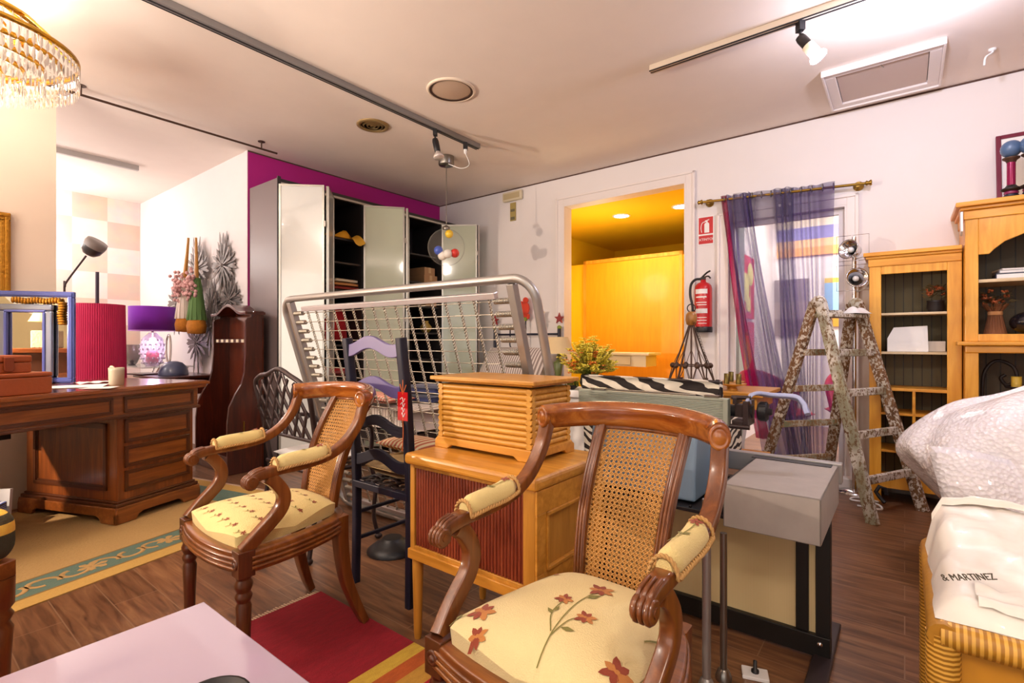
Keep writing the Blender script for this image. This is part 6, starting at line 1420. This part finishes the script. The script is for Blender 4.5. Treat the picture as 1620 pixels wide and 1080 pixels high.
st.lathe([(.03, -.03), (.02, -.045), (.0001, -.05)], 12, X=RX(0) @ T(0, 0, 0)) if False else st.ball((0, -.03, 0), .02, 10)
first = None
for i, (u, v, s, lb) in enumerate(((357, 420, 1.0, 'silver starburst ornament, highest and alone at the end of the alcove wall'), (321, 426, 1.0, 'silver starburst ornament behind the brown broom handles'), (296, 482, 1.0, 'silver starburst ornament behind the pale bristled broom'), (338, 487, .9, 'silver starburst ornament in the middle of the cluster, right of the brooms'), (368, 474, .8, 'silver starburst ornament just above the hall stand crest'), (321, 543, .95, 'silver starburst ornament, lowest, over the blue dome'), (352, 517, .9, 'silver starburst ornament partly behind the hall stand'))):
    p = on_alc(u, v, .004)
    if first is None: o = st.build('starburst_ornament', 'silverleaf'); first = o
    else: o = first.copy(); C.objects.link(o)
    o.location = p + BX * -.036 * (0, 1, 2, 0, 0, 1, 2)[i]; o.rotation_euler = (0, 0, RZ); o.scale = (s, 1, s); tag(o, lb, 'wall ornament', 'silver starbursts on the alcove wall')
for i, (u, c, lb) in enumerate(((292, '#d9cbbf', 'small decorative broom with pale skirt hanging on the alcove wall'), (311, '#5a7d45', 'small decorative broom with green skirt hanging on the alcove wall'))):
    p = on_alc(u, 440, .21); t = thing('hanging_broom', lb, 'broom', p, RZ, 'hanging brooms on the alcove wall'); t.scale = (1.4, 1.4, 1.4)
    MB().tube([(.07 if i == 0 else -.01, 0, .28), (0, 0, -.02)], [.008, .016], 8).build('handle', 'oak_z', t)
    m = MB(); m.lathe([(.025, .0), (.045, -.08), (.068, -.22), (.074, -.29)], 16, sy=.7)
    for k in range(12): a = 2 * PI * k / 12; m.tube([(.025 * math.cos(a), .018 * math.sin(a), -.0), (.075 * math.cos(a), .053 * math.sin(a), -.29)], .006, 5)
    m.build('skirt', plain('broom skirt' + c, c, .9, var=.15), t)
    MB().lathe([(.068, -.28), (.082, -.33), (.074, -.38), (.0001, -.385)], 16, sy=.7).build('bristles', plain('straw%d' % i, '#b8741e', .9, var=.3, bscale=60), t)
    m = MB(); r = random.Random(i)
    for k in range(60): m.ball((r.gauss(0, .034), -.045 + r.gauss(0, .014), -.06 + r.gauss(0, .05)), .012, 6)
    m.build('pink_fringe', plain('pink trim%d' % i, '#d6a7a4', .9, var=.2), t)
t = thing('mahogany_side_table', 'dark mahogany side table with curved legs beneath the blue dome', 'table', ab(5.40, 1.80, 0), RZ)
MB().box(-.32, .32, -.25, .25, .765, .79).build('top', 'mahog', t, bevel=.008, seg=3); MB().box(-.28, .28, -.21, .21, .62, .765).build('apron', 'mahog', t, bevel=.003)
for x in (-1, 1):
    for y in (-1, 1): MB().tube(spline([(x * .26, y * .19, .70), (x * .285, y * .21, .55), (x * .25, y * .18, .25), (x * .255, y * .185, .06), (x * .28, y * .20, 0)], 6), [.026 - .012 * min(1, i / 18) for i in range(25)], 10).build('leg', 'mahog', t)
o = MB().lathe([(.118, 0), (.12, .01), (.118, .03), (.105, .075), (.07, .112), (.03, .126), (.0001, .128)], 30).build('blue_dome', 'blueball', loc=ab(5.34, 1.76, .791)); tag(o, 'slate blue glossy dome on the mahogany side table', 'ornament')
o = MB().box(-.16, .12, -.10, .10, 0, .012).build('dark_tray', 'mahog', loc=ab(5.62, 1.62, .791), rot=(0, 0, RZ + .2), bevel=.004); tag(o, 'thin dark tray on the mahogany table beside the blue dome', 'tray')
t = thing('glass_console', 'clear glass console table on crossed chrome legs in the alcove', 'table', ab(6.2, 1.84, 0), RZ)
MB().box(-.50, .50, -.22, .22, .842, .854).build('glass_top', see_through('console glass', '#cfe0d8', .8, .35, .02), t, bevel=.002)
for x in (-.38, .38):
    m = MB(); m.tube([(x - .10, -.18, 0), (x + .08, .18, .842)], .010, 8); m.tube([(x + .10, -.18, 0), (x - .08, .18, .842)], .010, 8); m.build('crossed_leg', 'chrome', t)
t = thing('orange_stool', 'orange wooden stool under the glass console', 'stool', ab(6.75, 1.50, 0), RZ)
MB().box(-.22, .22, -.16, .16, .62, .68).build('seat', 'pine_x', t, bevel=.005); MB().box(-.20, .20, -.14, .14, .40, .62).build('apron', 'crest', t)
for x in (-.18, .18):
    for y in (-.12, .12): MB().bar((x, y, 0), (x, y, .40), .04).build('leg', 'crest', t)
t = thing('violet_lamp', 'lamp with violet drum shade and lit bubbled glass base on the glass console', 'lamp', ab(6.03, 1.80, .855), RZ)
MB().lathe([(.198, .355), (.20, .356), (.20, .595), (.198, .596)], 36, cap=False).build('drum_shade', 'purple', t)
MB().lathe([(.201, .352), (.201, .36)], 36, cap=False).build('shade_hem', plain('pale violet hem', '#d79bf0', .6), t)
m = MB(); m.lathe([(.055, 0), (.075, .02), (.10, .10), (.105, .18), (.085, .28), (.04, .325), (.03, .335)], 24)
for k in range(14):
    for j in range(6): a = 2 * PI * (k + .5 * (j % 2)) / 14; rr_ = (.085, .099, .106, .105, .098, .083)[j]; m.ball((rr_ * math.cos(a), rr_ * math.sin(a), .03 + .046 * j), .012, 6)
m.build('glass_base', see_through('lit bubbled glass', '#f3e6f2', .45, .4, .05), t); MB().tube([(0, 0, .0), (0, 0, .42)], .012, 8).build('stem', 'chrome', t); MB().ball((0, 0, .25), .035, 12).build('bulb', emit('lamp core', '#fff4fb', 12), t)
MB().lathe([(.05, .03), (.06, .08), (.05, .14), (.0001, .15)], 12).build('pink_filling', plain('pink petals', '#d9526e', .8, var=.3, bscale=30), t)
o = MB().lathe([(.035, 0), (.05, .02), (.085, .11), (.095, .16), (.08, .205), (.084, .21), (.08, .212), (.076, .205), (.09, .16), (.08, .11), (.045, .024), (.0001, .01)], 28).build('glass_vase', see_through('twisted glass', '#a3958c', .5, .4, .06), loc=ab(6.46, 1.74, .855)); tag(o, 'clear swirled glass bowl vase on the console beside the crimson shade', 'vase')
o = MB().lathe([(.03, 0), (.03, .01), (.012, .02), (.022, .04), (.008, .055), (.0001, .06)], 14).build('small_bottle', 'iron', loc=ab(6.30, 1.70, .855)); tag(o, 'tiny dark bottle on the glass console', 'bottle')
t = thing('glass_loop_sculpture', 'clear loop shaped glass sculpture beside the violet lamp', 'sculpture', ab(5.78, 1.86, .855), RZ)
MB().tube(spline([(0, 0, .01), (-.06, 0, .12), (-.05, 0, .25), (.02, 0, .31), (.06, 0, .22), (.05, 0, .08), (0, 0, .01)], 7), .010, 8).build('loop', 'crystal', t)
t = thing('flower_tube', 'slim glass tube with a yellow flower behind the violet lamp', 'vase', ab(6.28, 1.85, .855), RZ)
MB().lathe([(.022, 0), (.022, .22), (.019, .22), (.019, .01), (.0001, .01)], 14).build('tube', 'crystal', t); MB().ball((0, 0, .31), .03, 10).build('blossom', 'petal_y', t); MB().tube([(0, 0, .02), (0, 0, .30)], .003, 5).build('flower_stem', 'leafg', t)
t = thing('crimson_lamp', 'tall lamp with pleated crimson cylinder shade behind the desk', 'lamp', Vector((-3.70, 4.50, 0)), 0)
MB().lathe([(.15, 0), (.15, .02), (.02, .03), (.015, .70)], 24).build('base', 'iron', t)
m = MB(); n = 160
vs = [((.208 + (.004 if k % 2 else 0)) * math.cos(2 * PI * k / n) * s, (.208 + (.004 if k % 2 else 0)) * math.sin(2 * PI * k / n) * s, z) for z, s in ((.70, 1.0), (1.43, .95)) for k in range(n)]
m.add(vs, [(k, (k + 1) % n, n + (k + 1) % n, n + k) for k in range(n)], 0, False); m.build('pleated_shade', 'crim', t)
MB().tube([(0, 0, .7), (0, 0, 1.72)], .014, 10).build('pole', plain('dark violet pole', '#3d3347', .4), t)
t = thing('reading_floor_lamp', 'grey reading lamp with bent arm and round head before the checked wallpaper', 'lamp', Vector((-4.10, 4.62, 0)), 0)
MB().lathe([(.12, 0), (.12, .02), (.015, .03)], 24).build('base', 'gunmetal', t)
MB().tube(spline([(0, 0, .02), (0, 0, 1.52), (.005, 0, 1.60), (.03, 0, 1.66), (.20, .0, 1.885)], 8), .0085, 10).build('arm', 'gunmetal', t)
X = T(.27, 0, 1.965) @ RY(.65)
o = MB().lathe([(.0001, -.09), (.05, -.08), (.078, -.045), (.085, .0)], 26, X=X).build('lamp_head', plain('grey enamel head', '#45413f', .3, .3), t)
MB().lathe([(.086, .0), (.088, .03), (.082, .062), (.0001, .062)], 26, X=X).build('pale_band', plain('pale head band', '#857c77', .4), o)
# things glimpsed through the kneehole
o = MB().box(-.05, .05, -.012, .012, 0, .20).build('small_picture', 'paper', loc=(-3.07, 3.02, .012), rot=(-.1, 0, ma)); tag(o, 'small white picture frame on the floor under the desk', 'picture')
for i, lb in enumerate(('blue striped folded cloth, lower of two under the desk', 'blue striped folded cloth, upper of two under the desk')):
    o = MB().pillow((0, 0, 0), .26, .22, .07, e=6, edge=.6).build('striped_cloth', repeat_stripes('blue white stripe', '#4b5fae', '#d8dcec', 30, 'Z', .9), loc=(-3.10, 2.86, .055 + .072 * i), rot=(0, 0, .3)); tag(o, lb, 'cloth', 'blue striped cloths under the desk')

t = thing('stand_base', 'black cast base with short square post behind the ladder back chair', 'stand', ab(2.13, 1.71, 0), .3)
MB().lathe([(.13, 0), (.13, .012), (.10, .035), (.06, .055), (.05, .07)], 28).build('dish', 'black', t); MB().bar((0, 0, .07), (0, 0, .40), .06).build('post', 'black', t, bevel=.004)
t = thing('black_trestle', 'slim black metal post with a foot bar standing under the desk', 'stand', Vector((-3.12, 3.10, 0)), 1.2)
MB().bar((0, 0, .02), (0, 0, .60), .035).build('post', 'black', t, bevel=.002); MB().bar((-.03, 0, .012), (.03, 0, .012), .05, .022).build('foot_bar', 'black', t); MB().bar((-.05, 0, .55), (.02, 0, .55), .05, .10).build('head', 'black', t)
